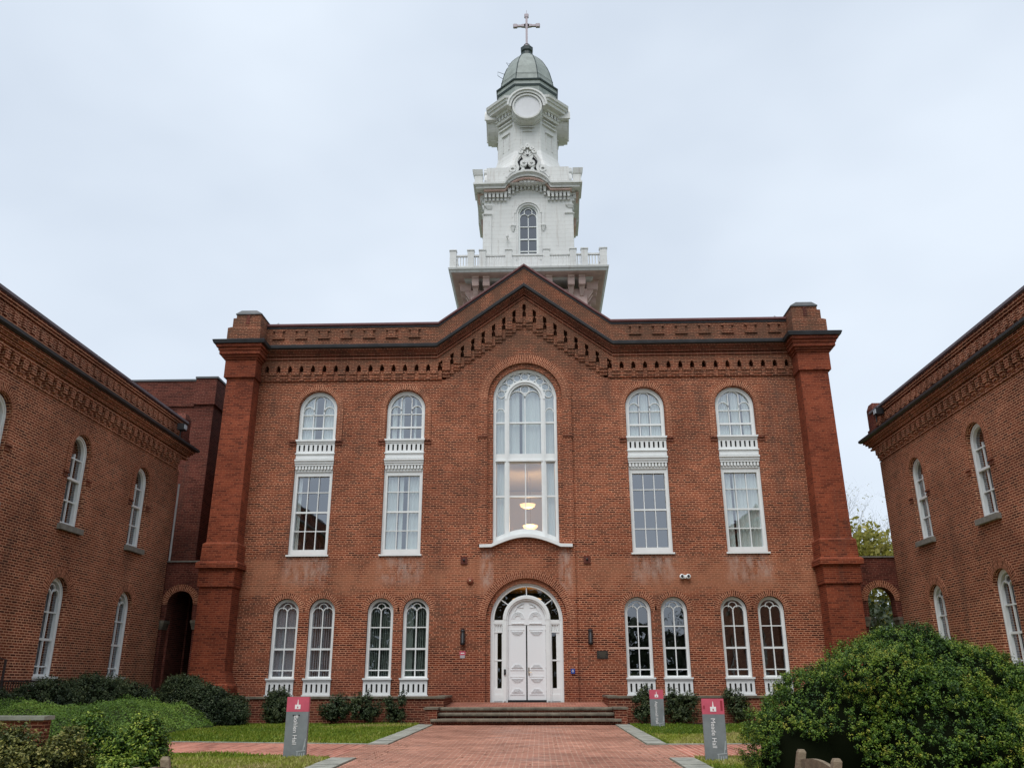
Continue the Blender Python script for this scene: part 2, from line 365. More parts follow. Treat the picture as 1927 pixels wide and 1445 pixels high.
def curtain(cx, hw, z0, z1, parts, m, parent, y=.14, name='curtain', amp=.03, per=.11, round_top=None, seed=0):
    rnd = random.Random(seed)
    for a, b in parts:
        mb = MB(); x0, x1 = cx-hw+2*hw*a, cx-hw+2*hw*b; n = max(4, int((x1-x0)/.018)); ph = rnd.random()*6
        pts = []
        for i in range(n+1):
            x = x0+(x1-x0)*i/n; pts.append((x, y + amp*math.sin(2*PI*x/per+ph) + amp*.5*math.sin(2*PI*x/(per*.43)+ph*2)))
        vs = [(p[0], p[1], z0) for p in pts] + [(p[0], p[1], z1) for p in pts]
        mb._add(vs, [(i, i+1, i+n+2, i+n+1) for i in range(n)]); mb.build(name, m, parent, smooth=True)

# ---------------------------------------------------------------- window kinds (front of frame at y = 0 in wall coordinates)
def ground_window(par, cx, z0=1.32, top=4.01, hw=.46, panel=True, gl=None, blind=None, seed=0, zp=.72, lab=None):
    sp = top-hw; f = MB()
    gh = hw-.105        # glass half width
    f.plate(arch(cx, hw, z0, top), [arch(cx, gh, z0+.06, top-.105)], 0, .10)
    f.strip(arc(cx, sp, hw-.03, 0, PI, 24), .05, -.02, .0); f.box(cx-hw, cx-hw+.05, -.02, -.001, z0, sp); f.box(cx+hw-.05, cx+hw, -.02, -.001, z0, sp)
    for zz, w in ((3.02,.035),(2.29,.065),(1.58,.035)): f.box(cx-gh-.01, cx+gh+.01, .03, .085, z0+(zz-1.32)-w/2, z0+(zz-1.32)+w/2)
    f.box(cx-.018, cx+.018, .028, .08, z0+.04, sp+.02)
    q = gh/2
    for sx in (-1, 1): f.strip(arc(cx+sx*q, sp-.02, q, 0, PI, 14), .032, .03, .08)
    f.strip(arc(cx, sp+q*.80, q*.84, R(-12), R(192), 18), .03, .032, .078)
    w = f.build('window', WHT, par)
    if lab: w['label'] = lab
    MB().plate(arch(cx, gh+.02, z0+.05, top-.09), [], .09, .096).build('pane', gl or GLASSD, w)
    s = MB(); s.box(cx-hw-.045, cx+hw+.045, -.25, .12, z0-.055, z0+.0); s.box(cx-hw-.02, cx+hw+.02, -.21, .1, z0-.11, z0-.057)
    s.build('sill', WHT, w)
    if panel:
        p = MB(); ph = hw+.015; p.plate(rect(cx-ph, cx+ph, zp+.06, z0-.112), [slot(cx+(k-2)*.175, .034, zp+.13, z0-.19) for k in range(5)], -.195, -.15)
        p.box(cx-ph-.03, cx+ph+.03, -.225, -.141, zp, zp+.058); p.build('slotted_panel', WHT, w)
        MB().box(cx-ph+.01, cx+ph-.01, -.149, -.141, zp, z0-.12).build('backing', DARK, w)
    if blind: curtain(cx, gh, z0+.05, top-.1, blind[0], blind[1], w, y=.135, name='blind', amp=.022, per=.14, seed=seed)
    return w

def upper_window(par, cx, parts, seed=0, top=11.83, zb=9.9, hw=.728):
    gh = hw-.13; sp = top-hw; f = MB()
    f.plate(arch(cx, hw, zb, top), [arch(cx, gh, zb+.04, top-.13)], 0, .10)
    f.strip(arc(cx, sp, hw-.03, 0, PI, 28), .055, -.025, 0); f.box(cx-hw, cx-hw+.055, -.025, -.001, zb, sp); f.box(cx+hw-.055, cx+hw, -.025, -.001, zb, sp)
    b3 = gh*2/3
    f.box(cx-gh-.01, cx+gh+.01, .02, .085, 10.36, 10.43); f.box(cx-gh-.01, cx+gh+.01, .03, .08, 10.905, 10.94)
    for sx in (-1, 1):
        x = cx+sx*b3/2; f.box(x-.017, x+.017, .03, .08, zb+.03, sp+.2); f.strip(arc(cx+sx*b3, 11.06, b3/2, 0, PI, 12), .03, .03, .08)
        f.box(x-.017, x+.017, .031, .079, sp+.18, top-.28)
    f.strip(arc(cx, top-.16-b3/2+.02, b3/2, 0, PI, 12), .03, .03, .08)
    w = f.build('window', WHT, par)
    MB().plate(arch(cx, gh+.02, zb+.03, top-.115), [], .09, .096).build('pane', GLASS, w)
    curtain(cx, gh, zb, top, parts, CURT, w, seed=seed)
    # sash window below
    f = MB(); z0, z1 = 5.56, 8.66
    f.plate(rect(cx-hw, cx+hw, z0, z1), [rect(cx-.60, cx+.60, 5.76, 8.5)], -.02, .10)
    f.box(cx-hw, cx-hw+.05, -.05, -.021, z0, z1); f.box(cx+hw-.05, cx+hw, -.05, -.021, z0, z1)
    for zz, ww in ((7.89,.032),(7.14,.065),(6.44,.032)): f.box(cx-.61, cx+.61, .03, .085, zz-ww/2, zz+ww/2)
    for x in (cx-.2, cx+.2): f.box(x-.016, x+.016, .031, .08, 5.75, 8.51)
    w2 = f.build('window', WHT, par)
    MB().box(cx-.61, cx+.61, .09, .096, 5.75, 8.51).build('pane', GLASS, w2)
    MB().box(cx-hw-.05, cx+hw+.05, -.2, .1, 5.5, 5.559).build('sill', WHT, w2)
    return w, w2

def apron(par, cx):     # white timber panel between the two upper windows
    hw = .74; p = MB()
    p.box(cx-hw-.03, cx+hw+.03, -.19, .1, 9.83, 9.899); p.box(cx-hw, cx+hw, -.15, .1, 9.76, 9.829)
    p.plate(rect(cx-hw+.01, cx+hw-.01, 9.37, 9.759), [slot(cx+(k-3.5)*.175, .033, 9.45, 9.70) for k in range(8)], -.12, -.06)
    p.box(cx-hw-.02, cx+hw+.02, -.16, .1, 9.335, 9.369)
    p.box(cx-hw, cx+hw, -.12, .1, 9.16, 9.334); p.box(cx-hw-.01, cx+hw+.01, -.20, .1, 9.06, 9.125)
    p.box(cx-hw, cx+hw, -.16, .1, 8.97, 9.059); p.box(cx-hw, cx+hw, -.13, .1, 8.885, 8.969)
    p.box(cx-hw, cx+hw, -.03, .1, 8.71, 8.884)
    for k in range(12):
        x = cx+(k-5.5)*.121; p.plate([(x-.026,8.74),(x+.026,8.74),(x+.042,8.78),(x+.03,8.885),(x-.03,8.885),(x-.042,8.78)], [], -.115, -.031)
    p.box(cx-hw, cx+hw, -.06, .1, 8.661, 8.709)
    a = p.build('apron_panel', WHT, par)
    MB().box(cx-hw+.02, cx+hw-.02, -.03, -.01, 9.38, 9.75).build('backing', DARK, a)

# ================================================================ MAIN HALL
hall = empty('brick_hall', 'long brick hall with central gable, tall arched window, white door and white steeple above', 'building')
UX = (-7.97, -4.57, 4.57, 7.97); GX = (-8.575, -7.28, -5.19, -3.915, 3.915, 5.19, 7.28, 8.575)
KX, GUT, COP, GAB = 3.42, 13.60, 14.70, 2.52
wall = MB()
outer = [(-11.0,-.3),(11.0,-.3),(11.0,12.25),(KX,12.25),(3.1,12.25)] + [(.44*k, 14.62-.295*k*1.0) for k in (6,5,4,3,2,1)] + [(0,14.9)] + [(-.44*k, 14.62-.295*k) for k in (1,2,3,4,5,6)] + [(-3.1,12.25),(-KX,12.25),(-11.0,12.25)]
holes = []
for x in UX: holes.append([(x-.728,5.56),(x+.728,5.56)] + arc(x, 11.102, .735, 0, PI, 24))
for x in GX: holes.append(arch(x, .465, 1.3, 4.02))
# the middle bay opening for the tall window and for the door
holes.append([(-1.21,5.8),(1.21,5.8)] + arc(0, 11.46, 1.215, 0, PI, 32)); holes.append([(-1.27,.3),(1.27,.3)] + arc(0, 3.24, 1.275, 0, PI, 32))
wall.plate(outer, holes, WY, .32)
wall.build('wall', BRK, hall)
# recessed upper wall behind the corbel table
up = MB(); up.plate([(-11.0,12.24),(-1.4,12.24),(-1.4,12.8),(1.4,12.8),(1.4,12.24),(11.0,12.24),(11.0,13.9),(KX,13.9),(0,16.4),(-KX,13.9),(-11.0,13.9)], [], .06, .33)
up.build('upper_wall', BRK, hall)
side = MB(); side.box(-11.3,-10.99,.32,14,-.3,13.6); side.box(10.99,11.3,.32,14,-.3,13.6); side.box(-11.3,11.3,14,14.3,-.3,13.6)
side.build('side_walls', BRD, hall)
fl = MB(); fl.box(-10.98,10.98,.34,13.98,4.55,4.75); fl.box(-10.98,-2.2,.34,13.98,8.9,9.1); fl.box(2.2,10.98,.34,13.98,8.9,9.1); fl.build('floors', DARK, hall)
pt = MB()
for x in (-6.27, -2.4, 2.4, 6.27, ): pt.box(x-.06, x+.06, .34, 5.5, .2, 13.5)
pt.box(-10.9,10.9,5.5,5.6,.2,13.5); pt.build('partitions', GREYW, hall)
rf = MB(); rf.box(-11.2,11.2,.34,14.2,13.5,13.62)
rf.plate([(-KX,13.63),(KX,13.63),(0,16.1)], [], .34, 8.0); rf.build('roof', FLASHG, hall)
for sx in (-1, 1):   # bright metal hood behind the parapet next to each pier
    v = MB(); v.plate([(sx*9.6,14.45),(sx*10.35,14.45),(sx*10.2,14.95),(sx*10.05,15.05)], [], .5, 1.2); v.build('roof_vent', ROOFM, hall)

# window heads, hood legs and imposts
def hood(par, cx, sp, r0, r1, yo, leg=None, n=28, imp=True, yi=.08, gap=.755):
    m = MB(); m.ring(cx, sp, r0, r1, WY-yo, WY+yi, n=n)
    if leg:
        for t in (-1, 1): a, b = sorted((cx+t*r0, cx+t*r1)); m.box(a, b, WY-yo, WY+.05, leg, sp)
    o = m.build('brick_arch', BRV, par)
    if leg and imp:
        for t in (-1, 1):
            m = MB(); a, b = sorted((cx+t*(r0-.015), cx+t*(r1+.025))); m.box(a, b, WY-yo-.025, WY+.05, leg-.06, leg-.001); m.box(a, b, WY-yo-.005, WY+.05, leg-.17, leg-.12)
            a, b = sorted((cx+t*r0, cx+t*r1)); m.box(a, b, WY-.015, WY+.05, leg-.12, leg-.06); m.build('impost', BRF, o)
    return o
for x in UX: hood(hall, x, 11.102, .77, .985, .035, 9.86)
for x in GX: hood(hall, x, 3.555, .466, .665, .012)
for sp_, r_, zz in ((11.46, (1.43,1.76,1.216), .10), (3.24, (1.44,1.72,1.276), .095)):
    o = hood(hall, 0, sp_, r_[0], r_[1], zz, n=40, yi=.05)
    m = MB(); m.ring(0, sp_, r_[2], r_[0], WY+.03, .2, n=40); m.build('inner_ring', BRV, o)
# projecting middle bay
bay = MB()
bw = 1.76
bay.plate([(-bw,.5),(-1.44,.5)] + [(-1.44,3.24)] + list(reversed(arc(0,3.24,1.44,0,PI,32)))[1:-1] + [(1.44,3.24),(1.44,.5),(bw,.5),(bw,5.80),(1.3,5.80)] + [(1.3*math.cos(a), 5.80+.30*math.sin(a)) for a in [PI*i/12 for i in range(1,12)]] + [(-1.3,5.80),(-bw,5.80)], [], WY-.09, WY+.0)
for s in (-1,1):
    a, b = sorted((s*1.43, s*bw)); bay.box(a, b, WY-.09, WY+.02, 5.88, 9.86); bay.box(a, b, WY-.10, WY+.02, 9.98, 11.46)
bay.build('centre_bay', BRK, hall)
for s in (-1,1):
    bi = MB(); a, b = sorted((s*1.42, s*1.80)); bi.box(a, b, WY-.13, WY+.02, 9.92, 9.98); bi.box(a, b, WY-.11, WY+.02, 9.86, 9.92)
    bi.build('centre_bay_impost', BRF, hall)

# corbel table
fr = MB(); dkb = MB()
def corbel(x0, x1, z, h=.0):   # bracket between two notches; z = soffit of the frieze
    fr.box(x0, x1, WY-.13, .08, z-.38, z+.005); fr.box(x0+.004, x1-.004, WY-.085, .06, z-.52, z-.381); fr.box(x0+.008, x1-.008, WY-.05, .06, z-.62, z-.521)
def infill(x0, x1, z):
    fr.box(x0+.001, x1-.001, WY-.055, .06, z-.62, z-.24)
    m = (x0+x1)/2; hw = (x1-x0)/2
    for s in (-1, 1):
        a, b = sorted((m+s*hw, m+s*hw*.45)); fr.box(a, b, WY-.128, .05, z-.05, z+.003); a, b = sorted((m+s*hw, m+s*hw*.75)); fr.box(a, b, WY-.126, .05, z-.10, z-.051)
P = .452; zs = 12.87
for sgn in (-1, 1):
    n0 = 3.30; k = 0; x = n0
    while x < 10.3:
        infill(*sorted((sgn*(x-.082), sgn*(x+.082))), zs); corbel(*sorted((sgn*(x+.082), sgn*min(x+.370, 10.5))), zs); x += P
    for k in range(0, 8):     # stepping up the gable
        xc = .405*k; zc = 15.10-.283*k
        if k: infill(*sorted((sgn*(xc-.068), sgn*(xc+.068))), zc)
        xa, xb = xc+.068, .405*(k+1)-.068 if k < 7 else 3.2
        zc2 = zc-.14; corbel(*sorted((sgn*xa, sgn*xb)), zc2)
        fr.box(*sorted((sgn*xa, sgn*xb)), WY-.129, .05, zc2+.001, zc2+.45)
infill(-.068, .068, 15.10)
fr.build('corbel_table', BRK, hall)
fz = MB()   # frieze above the notches
path = [(-10.45,0),(-KX,0),(0,GAB),(KX,0),(10.45,0)]
prof = [(-.05,12.87),(.27,12.87),(.27,13.10),(-.05,13.10)]
fz.sweep([(x,z) for x,z in path], prof); fz.build('frieze', BRK, hall)
cn = MB()
for a, b, o in ((13.10,13.17,.31),(13.17,13.24,.27),(13.24,13.33,.36),(13.33,13.40,.43),(13.40,13.47,.50)): cn.sweep(path, [(-.05,a+.0005),(o,a+.0005),(o,b),(-.05,b)])
cn.build('cornice', BRF, hall)
gt = MB(); gt.sweep(path, [(-.02,13.475),(.56,13.475),(.60,13.50),(.62,13.60),(.58,13.63),(.10,13.74),(-.02,13.74)]); gt.build('gutter', FLASH, hall)
pp = MB(); pp.sweep(path, [(-.3,13.74),(.14,13.74),(.14,14.56),(-.3,14.56)]); 
pp.build('parapet', BRK, hall)
for s in (-1, 1):
    for k in range(7):
        x = s*(4.35+k*.905); pr = MB()
        pr.box(x-.24, x+.24, -.20, -.139, 14.36, 14.42); pr.box(x-.15, x+.15, -.19, -.138, 14.12, 14.36); pr.box(x-.24, x+.24, -.20, -.139, 14.04, 14.11)
        pr.build('relief_block', BRK, hall)
cp = MB(); cp.sweep(path, [(-.36,14.565),(.20,14.565),(.23,14.60),(.23,14.67),(.15,14.71),(-.36,14.71)]); cp.build('coping', COPE, hall)
cpb = MB(); cpb.sweep(path, [(-.1,14.50),(.165,14.50),(.165,14.564),(-.1,14.564)]); cpb.build('coping_flashing', FLASH, hall)

# corner piers
def pier(par, s):
    def X(a, b): return (s*a, s*b) if s > 0 else (s*b, s*a)
    m = MB(); yb = .5
    def lv(z, xi, xo, yf): a, b = X(xi, xo); return (z, a, b, yf, yb)
    m.loft([lv(-.3,10.05,11.65,-1.10), lv(1.00,10.05,11.65,-1.10), lv(1.08,10.07,11.63,-1.08), lv(1.16,10.15,11.58,-1.0), lv(1.55,10.28,11.50,-.94), lv(4.36,10.32,11.49,-.92)])
    m.loft([lv(4.361,10.27,11.56,-.99), lv(5.0,10.27,11.56,-.99)]); m.loft([lv(5.001,10.16,11.66,-1.10), lv(5.17,10.16,11.66,-1.10), lv(5.24,10.22,11.60,-1.04)])
    m.loft([lv(5.241,10.26,11.56,-.98), lv(5.86,10.26,11.54,-.97), lv(5.93,10.34,11.45,-.88), lv(12.19,10.36,11.40,-.85)])
    m.loft([lv(12.191,10.30,11.50,-.94), lv(12.90,10.30,11.50,-.94)])
    for a, b, o in ((12.901,12.98,.05),(12.981,13.07,.12),(13.071,13.22,.20),(13.221,13.34,.24),(13.341,13.46,.31)): m.loft([lv(a,10.30-o*.8,11.50+o,-.94-o), lv(b,10.30-o*.8,11.50+o,-.94-o)])
    p = m.build('corner_pier', BRP, par)
    g = MB(); g.loft([lv(13.461,9.95,11.90,-1.32), lv(13.59,9.92,11.95,-1.36), lv(13.62,9.95,11.9,-1.32), lv(13.72,10.2,11.6,-1.0)]); g.build('pier_gutter', FLASH, p)
    c = MB(); c.loft([lv(13.70,10.25,11.54,-.98), lv(14.22,10.25,11.54,-.98), lv(14.27,10.28,11.42,-.94)]); c.loft([lv(14.271,10.28,11.38,-.93), lv(14.64,10.28,11.38,-.93), lv(14.66,10.3,11.3,-.9)])
    c.loft([lv(14.661,10.30,11.27,-.9), lv(14.80,10.30,11.27,-.9), lv(14.93,10.45,11.13,-.86)])
    c.build('pier_cap', BRK, p)
    t = MB(); t.loft([lv(14.80,10.27,11.30,-.94), lv(14.835,10.27,11.30,-.94), lv(14.98,10.5,11.10,-.9), lv(15.0,10.55,11.0,-.8)]); t.build('cap_flashing', FLASHG, p)
    n = MB(); a, b = X(10.72, 10.86); n.box(a, b, -.945, -.93, 14.38, 14.76); n.build('cap_slot', BRD, p)
pier(hall, -1); pier(hall, 1)

# windows of the front
CP = {-7.97: [(.0,.40),(.62,1)], -4.57: [(.05,.2),(.27,.42),(.75,.82)], 4.57: [(0,.3),(.38,.62),(.7,1)], 7.97: [(0,.34),(.42,.7),(.76,1)]}
CP2 = {-7.97: [(0,.12)], -4.57: [(0,.34),(.38,.5),(.62,1)], 4.57: [], 7.97: [(0,.2),(.27,1)]}
for i, x in enumerate(UX):
    w1, w2 = upper_window(hall, x, CP[x], seed=i)
    curtain(x, .60, 5.7, 8.55, CP2[x], CURT, w2, seed=i+9, per=.14)
    apron(hall, x)
    w1['label'] = 'arched upper window, %s of the four, white curtains' % ('first','second','third','fourth')[i]
def vb(n, a=0, b=1, f=.62): return [(a+(b-a)*i/n, a+(b-a)*(i+f)/n) for i in range(n)]
gb = [([(0,.93)], BLIND), (vb(9), BLIND), (vb(10, 0, 1, .5), BLING), ([(0,.34)]+vb(6, .4, 1, .55), BLING), None, None, None, None]
for i, x in enumerate(GX): ground_window(hall, x, blind=gb[i], seed=i, gl=GLASSD if i < 4 else GLASS if False else GLASSD)

# the tall middle window
def middle_window(par):
    f = MB(); Rr = 1.21; sp = 11.46
    def archc(x, z0, r, n=28): return arc(0, sp, r, 0, PI, n)
    base = [(1.21*math.cos(PI-a)*1.0, 5.86+.36*math.sin(a)) for a in [PI*i/16 for i in range(17)]]
    base = [(-1.21+2.42*i/16, 5.92+.30*math.sin(PI*i/16)) for i in range(17)]
    f.strip(arc(0, sp, Rr-.05, 0, PI, 36), .10, 0, .12); f.strip(arc(0, sp, Rr-.02, 0, PI, 36), .05, -.04, .0)
    for s in (-1, 1):
        a, b = sorted((s*1.21, s*1.10)); f.box(a, b, 0, .12, 5.78, sp); a, b = sorted((s*1.21,s*1.17)); f.box(a, b, -.04, -.001, 5.78, sp)
        a, b = sorted((s*.60, s*.78)); f.box(a, b, -.03, .12, 6.1, sp)      # mullions
        a, b = sorted((s*.66, s*.72)); f.box(a, b, -.06, -.031, 6.15, sp)
    f.strip(arc(0, sp, .69, 0, PI, 30), .18, -.03, .12); f.strip(arc(0, sp, .72, 0, PI, 30), .08, -.07, -.031)
    f.box(-1.105, 1.105, .0, .12, 9.04, 9.30); f.box(-1.12, 1.12, -.05, -.001, 9.0, 9.06)
    def rail(z, h): f.box(-1.10, -.78, .03, .1, z-h/2, z+h/2); f.box(-.6, .6, .03, .1, z-h/2, z+h/2); f.box(.78, 1.10, .03, .1, z-h/2, z+h/2)
    rail(10.53, .065); rail(7.68, .07); rail(8.98, .05)
    f.box(-.018, .018, .035, .09, 6.3, 8.95); f.box(-.018, .018, .035, .09, 9.3, 11.75)
    for s in (-1, 1): f.strip(arc(s*.295, sp+.06, .29, 0, PI, 16), .03, .035, .09)
    f.strip(circle(0, sp+.42, .165, 24), .032, .033, .088, closed=True)
    for k in range(9):
        a = PI*(.5+(k-4)*.1045); f.strip(circle(.945*math.cos(a), sp+.0+.945*math.sin(a), .148, 20), .028, .034, .088, closed=True)
    for s in (-1, 1): f.strip(arc(s*.94, sp-.50, .15, 0, PI, 12), .03, .035, .09)
    # curved foot of the frame
    lo = [(x, z) for x, z in base]; f.plate([(x*.905, z-.13) for x, z in lo] + [(x*.905, z+.25) for x, z in reversed(base)], [], .004, .12)
    w = f.build('tall_window', WHT, par)
    MB().plate([(-1.11,6.05),(0,6.3),(1.11,6.05)] + arc(0, sp, 1.12, 0, PI, 32), [], .10, .106).build('pane', GLASS, w)
    s = MB(); pts = [(-1.68,5.81),(-1.25,5.82)] + [(-1.15+2.3*i/16, 5.87+.30*math.sin(PI*i/16)) for i in range(17)] + [(1.25,5.82),(1.68,5.81)]
    s.strip(pts, .11, WY-.24, .1); s.build('sill', WHT, w)
    curtain(0, 1.08, 9.3, 12.6, [(.0,.40),(.45,1)], CURT, w, y=.2, amp=.02, per=.2, seed=4)
    curtain(0, 1.08, 6.0, 9.0, [(.0,.16),(.84,1)], CURT, w, y=.2, amp=.02, per=.12, seed=5)
    return w
middle_window(hall)
ce = MB(); ce.box(-2.2, 2.2, .45, 5.4, 9.02, 9.08); ce.build('landing_ceiling', IVORY, hall)
pl = bpy.data.lights.new('landing_lamp_light', 'POINT'); pl.energy = 90; pl.color = (1,.62,.30); pl.shadow_soft_size = .25
po = bpy.data.objects.new('landing_lamp_light', pl); COL.objects.link(po); po.location = (.1, 2.0, 7.0)
bk = MB(); bk.box(-2.2, 2.2, 5.3, 5.38, 4.9, 9.0); bk.build('landing_wall', IVORY, hall)
for (x, y, z, lab) in ((.05,1.6,7.66,'glowing glass bowl pendant lamp hanging high behind the tall middle window'), (.14,2.6,7.00,'glowing glass bowl pendant lamp just above the curved sill of the tall window')):
    e = empty('pendant_lamp', lab, 'lamp', (x,y,z), group='pendant lamps behind the tall window')
    MB().lathe([(.02,-.13),(.17,-.11),(.27,-.05),(.31,.03),(.29,.035),(.0,.0)], n=20).build('bowl', GLOW, e, smooth=True)
    t = MB(); t.tube([(0,0,.0),(0,0,9.0-z)], .012); t.build('rod', BRASS, e)

# the entrance
def entrance(par):
    sp = 3.24; f = MB()
    f.strip(arc(0, sp, 1.21, 0, PI, 40), .12, -.02, .14); f.strip(arc(0, sp, 1.25, 0, PI, 40), .05, -.07, -.021); f.strip(arc(0, sp, 1.165, 0, PI, 40), .03, -.045, -.021)
    for s in (-1, 1):
        a, b = sorted((s*1.15, s*1.27)); f.box(a, b, -.02, .14, .52, sp); a, b = sorted((s*1.225, s*1.275)); f.box(a, b, -.07, -.021, .52, sp)
        a, b = sorted((s*.67, s*.85)); f.box(a, b, -.05, .14, .52, 3.26); a, b = sorted((s*.72, s*.80)); f.box(a, b, -.08, -.051, .56, 3.26)
        a, b = sorted((s*1.15, s*1.03)); f.box(a, b, .02, .14, .55, 3.2); a, b = sorted((s*.85, s*.88)); f.box(a, b, .02, .14, .55, 3.2)
        a, b = sorted((s*.851, s*1.149)); f.box(a, b, .0, .13, .52, .98); f.box(a, b, -.02, -.001, .56, .78)
        f.box(a, b, .01, .13, 1.87, 1.92); f.box(a, b, .0, .13, 2.82, 2.88); f.box(a, b, .03, .13, 2.88, 3.12); f.box(a, b, -.03, .13, 3.12, 3.25)
        for k in range(4): x = s*(.875+k*.083); f.box(x-.012, x+.012, -.015, .03, 2.9, 3.1)
        a2, b2 = sorted((s*.84, s*1.16)); f.box(a2, b2, -.02, .03, 3.085, 3.119)
    f.strip(arc(0, 3.26, .75, 0, PI, 36), .18, -.05, .14); f.strip(arc(0, 3.26, .76, 0, PI, 36), .09, -.09, -.051)
    for a in (R(38), R(90), R(142)): f.strip([(.84*math.cos(a), 3.26+.84*math.sin(a)), (1.17*math.cos(a), 3.24+1.17*math.sin(a))], .035, .0, .08)
    fr_ = f.build('door_frame', WHT, par)
    MB().plate([(-1.16,.9),(-.8,.9),(-.8,3.26)] + list(reversed(arc(0,3.26,.8,0,PI,24)))[1:-1] + [(.8,3.26),(.8,.9),(1.16,.9),(1.16,3.24)] + arc(0,3.24,1.16,0,PI,32)[1:-1] + [(-1.16,3.24)], [], .09, .096).build('pane', GLASSW, fr_)
    MB().box(.95, 1.0, -.01, .0, .66, .74).build('card_reader', BLACK, fr_)
    MB().box(-.80, -.73, -.12, -.09, 1.42, 1.60).build('card_reader', BLACK, fr_)
    # tympanum above the leaves
    t = MB(); t.plate([(-.67,3.08),(.67,3.08)] + arc(0, 3.26, .67, 0, PI, 30), [], .02, .08)
    for s in (-1, 1):
        for r_ in (.22,.17,.12): t.strip(arc(s*.31, 3.3, r_, 0, PI, 14), .022, .0, .021)
        t.strip([(s*.09,3.13),(s*.53,3.13)], .03, -.005, .021)
        t.strip(arc(s*.06, 3.42, .38, R(20) if s > 0 else R(95), R(85) if s > 0 else R(160), 10), .025, .0, .021)
        t.strip([(s*.1,3.83),(s*.34,3.68),(s*.12,3.68),(s*.1,3.83)], .02, .0, .021)
    t.build('tympanum', DOOR, fr_)
    for s in (-1, 1):
        d = MB(); a, b = sorted((s*.018, s*.665)); d.box(a, b, .03, .08, .60, 3.07)
        m_ = s*.335
        for z0, z1 in ((1.64,2.86),(.84,1.30)):
            d.box(m_-.25, m_+.25, .018, .0301, z1+.04, z1+.075); d.box(m_-.25, m_+.25, .018, .0301, z0-.075, z0-.04)
            for k in range(4):
                hh = .20-.032*k; d.box(m_-hh, m_+hh, .006+.003*k, .0301, z1-.02-.035*k, z1-.004-.035*k); d.box(m_-hh, m_+hh, .006+.003*k, .0301, z0+.004+.035*k, z0+.02+.035*k)
        for zz in (.95,1.7,2.3,2.95): d.box(s*.655-.012, s*.655+.012, .012, .03, zz-.05, zz+.05)
        o = d.build('door_leaf', DOOR, par)
        if s > 0:
            h = MB(); h.box(.045, .085, .012, .03, 1.40, 1.66); h.tube([(.065,.015,1.5),(.065,-.03,1.5),(.17,-.03,1.5)], .012); h.build('handle', BRASS, o)
    MB().box(-.03, .012, .022, .029, .57, 3.09).build('door_gap', BLACK, par)
    MB().box(-.67, .67, .0, .1, .53, .598).build('threshold', BLACK, par)
entrance(hall)
MB().box(-1.7, 1.7, .4, 3.4, 4.49, 4.54).build('vestibule_ceiling', mat('amber_ceiling', (.55,.36,.16), .8, var=.4, vscale=5), hall)
pl = bpy.data.lights.new('vestibule_lamp_light', 'POINT'); pl.energy = 16; pl.color = (1,.62,.28); pl.shadow_soft_size = .3
po = bpy.data.objects.new('vestibule_lamp_light', pl); COL.objects.link(po); po.location = (0, 1.3, 3.75)
e = empty('pendant_lamp', 'glowing amber ceiling lamp seen through the fanlight above the front door', 'lamp', (0,1.3,4.05))
MB().lathe([(.05,-.12),(.35,-.08),(.55,.02),(.5,.05),(0,.05)], n=20).build('bowl', GLOW, e, smooth=True)
MB().tube([(0,0,.05),(0,0,.5)], .015).build('rod', BRASS, e)

# ================================================================ STEEPLE (parts of the hall)
TX, TY = .14, 8.77
def face(k): return Matrix.Translation((TX,TY,0)) @ Matrix.Rotation(k*PI/2, 4, 'Z')
def four(fn, name, m, par=hall, smooth=False):
    res = []
    for k in range(4):
        mb = MB(); mb.M = face(k); fn(mb); res.append(mb.build(name, m, par[k] if isinstance(par, list) else par, smooth))
    return res
T = MB(); T.M = face(0); T.loft([(12,-2.8,2.8,-2.8,2.8),(19.0,-2.8,2.8,-2.8,2.8)]); T.build('tower_base', SOF, hall)
# bracketed balcony
for x in (-2.55,-2.03,-.98,.98,2.03,2.55): four(lambda m: [m.loft([(z,x-.16-o*.0,x+.16,-3.3-o,-2.79) for z,o in ((19.02,0),(19.12,.03),(19.38,.04),(19.385,.1),(19.5,.1))]) and m.loft([(18.62,x-.08,x+.08,-2.86,-2.79),(18.75,x-.11,x+.11,-2.95,-2.79),(19.01,x-.13,x+.13,-3.12,-2.79)])], 'bracket', SOF)
four(lambda m: m.plate([(-2.2,17.0),(2.2,17.0),(2.2,18.55),(-2.2,18.55)], [], -2.84, -2.801), 'base_panel', WHD)
T = MB(); T.M = face(0)
T.loft([(19.5,-3.45,3.45,-3.45,3.45),(19.501,-3.62,3.62,-3.62,3.62),(19.53,-3.66,3.66,-3.66,3.66)]); T.build('balcony_soffit', SOF, hall)
T = MB(); T.M = face(0)
T.loft([(19.40,-3.0,3.0,-3.0,3.0),(19.499,-3.1,3.1,-3.1,3.1)]); T.loft([(19.531,-3.70,3.70,-3.70,3.70),(19.62,-3.74,3.74,-3.74,3.74),(19.66,-3.80,3.80,-3.80,3.80),(19.74,-3.82,3.82,-3.82,3.82),(19.76,-3.72,3.72,-3.72,3.72)])
T.build('balcony_floor', WHD, hall)
POSTS = (-3.6,-2.75,-2.19,-.94,.87,2.14,2.68,3.56)
def rl(m):
    for x in POSTS:
        m.box(x-.155, x+.155, -3.74, -3.50, 19.77, 20.66); m.box(x-.18, x+.18, -3.77, -3.47, 20.661, 20.71)
    for a, b in zip(POSTS[:-1], POSTS[1:]):
        m.box(a+.156, b-.156, -3.68, -3.56, 20.38, 20.46); m.box(a+.156, b-.156, -3.66, -3.58, 19.80, 19.88)
        n = max(2, int((b-a-.31)/.115)); 
        for i in range(n): x = a+.155+(b-a-.31)*(i+.5)/n; m.box(x-.026, x+.026, -3.645, -3.60, 19.881, 20.379)
four(rl, 'balcony_railing', WHD)
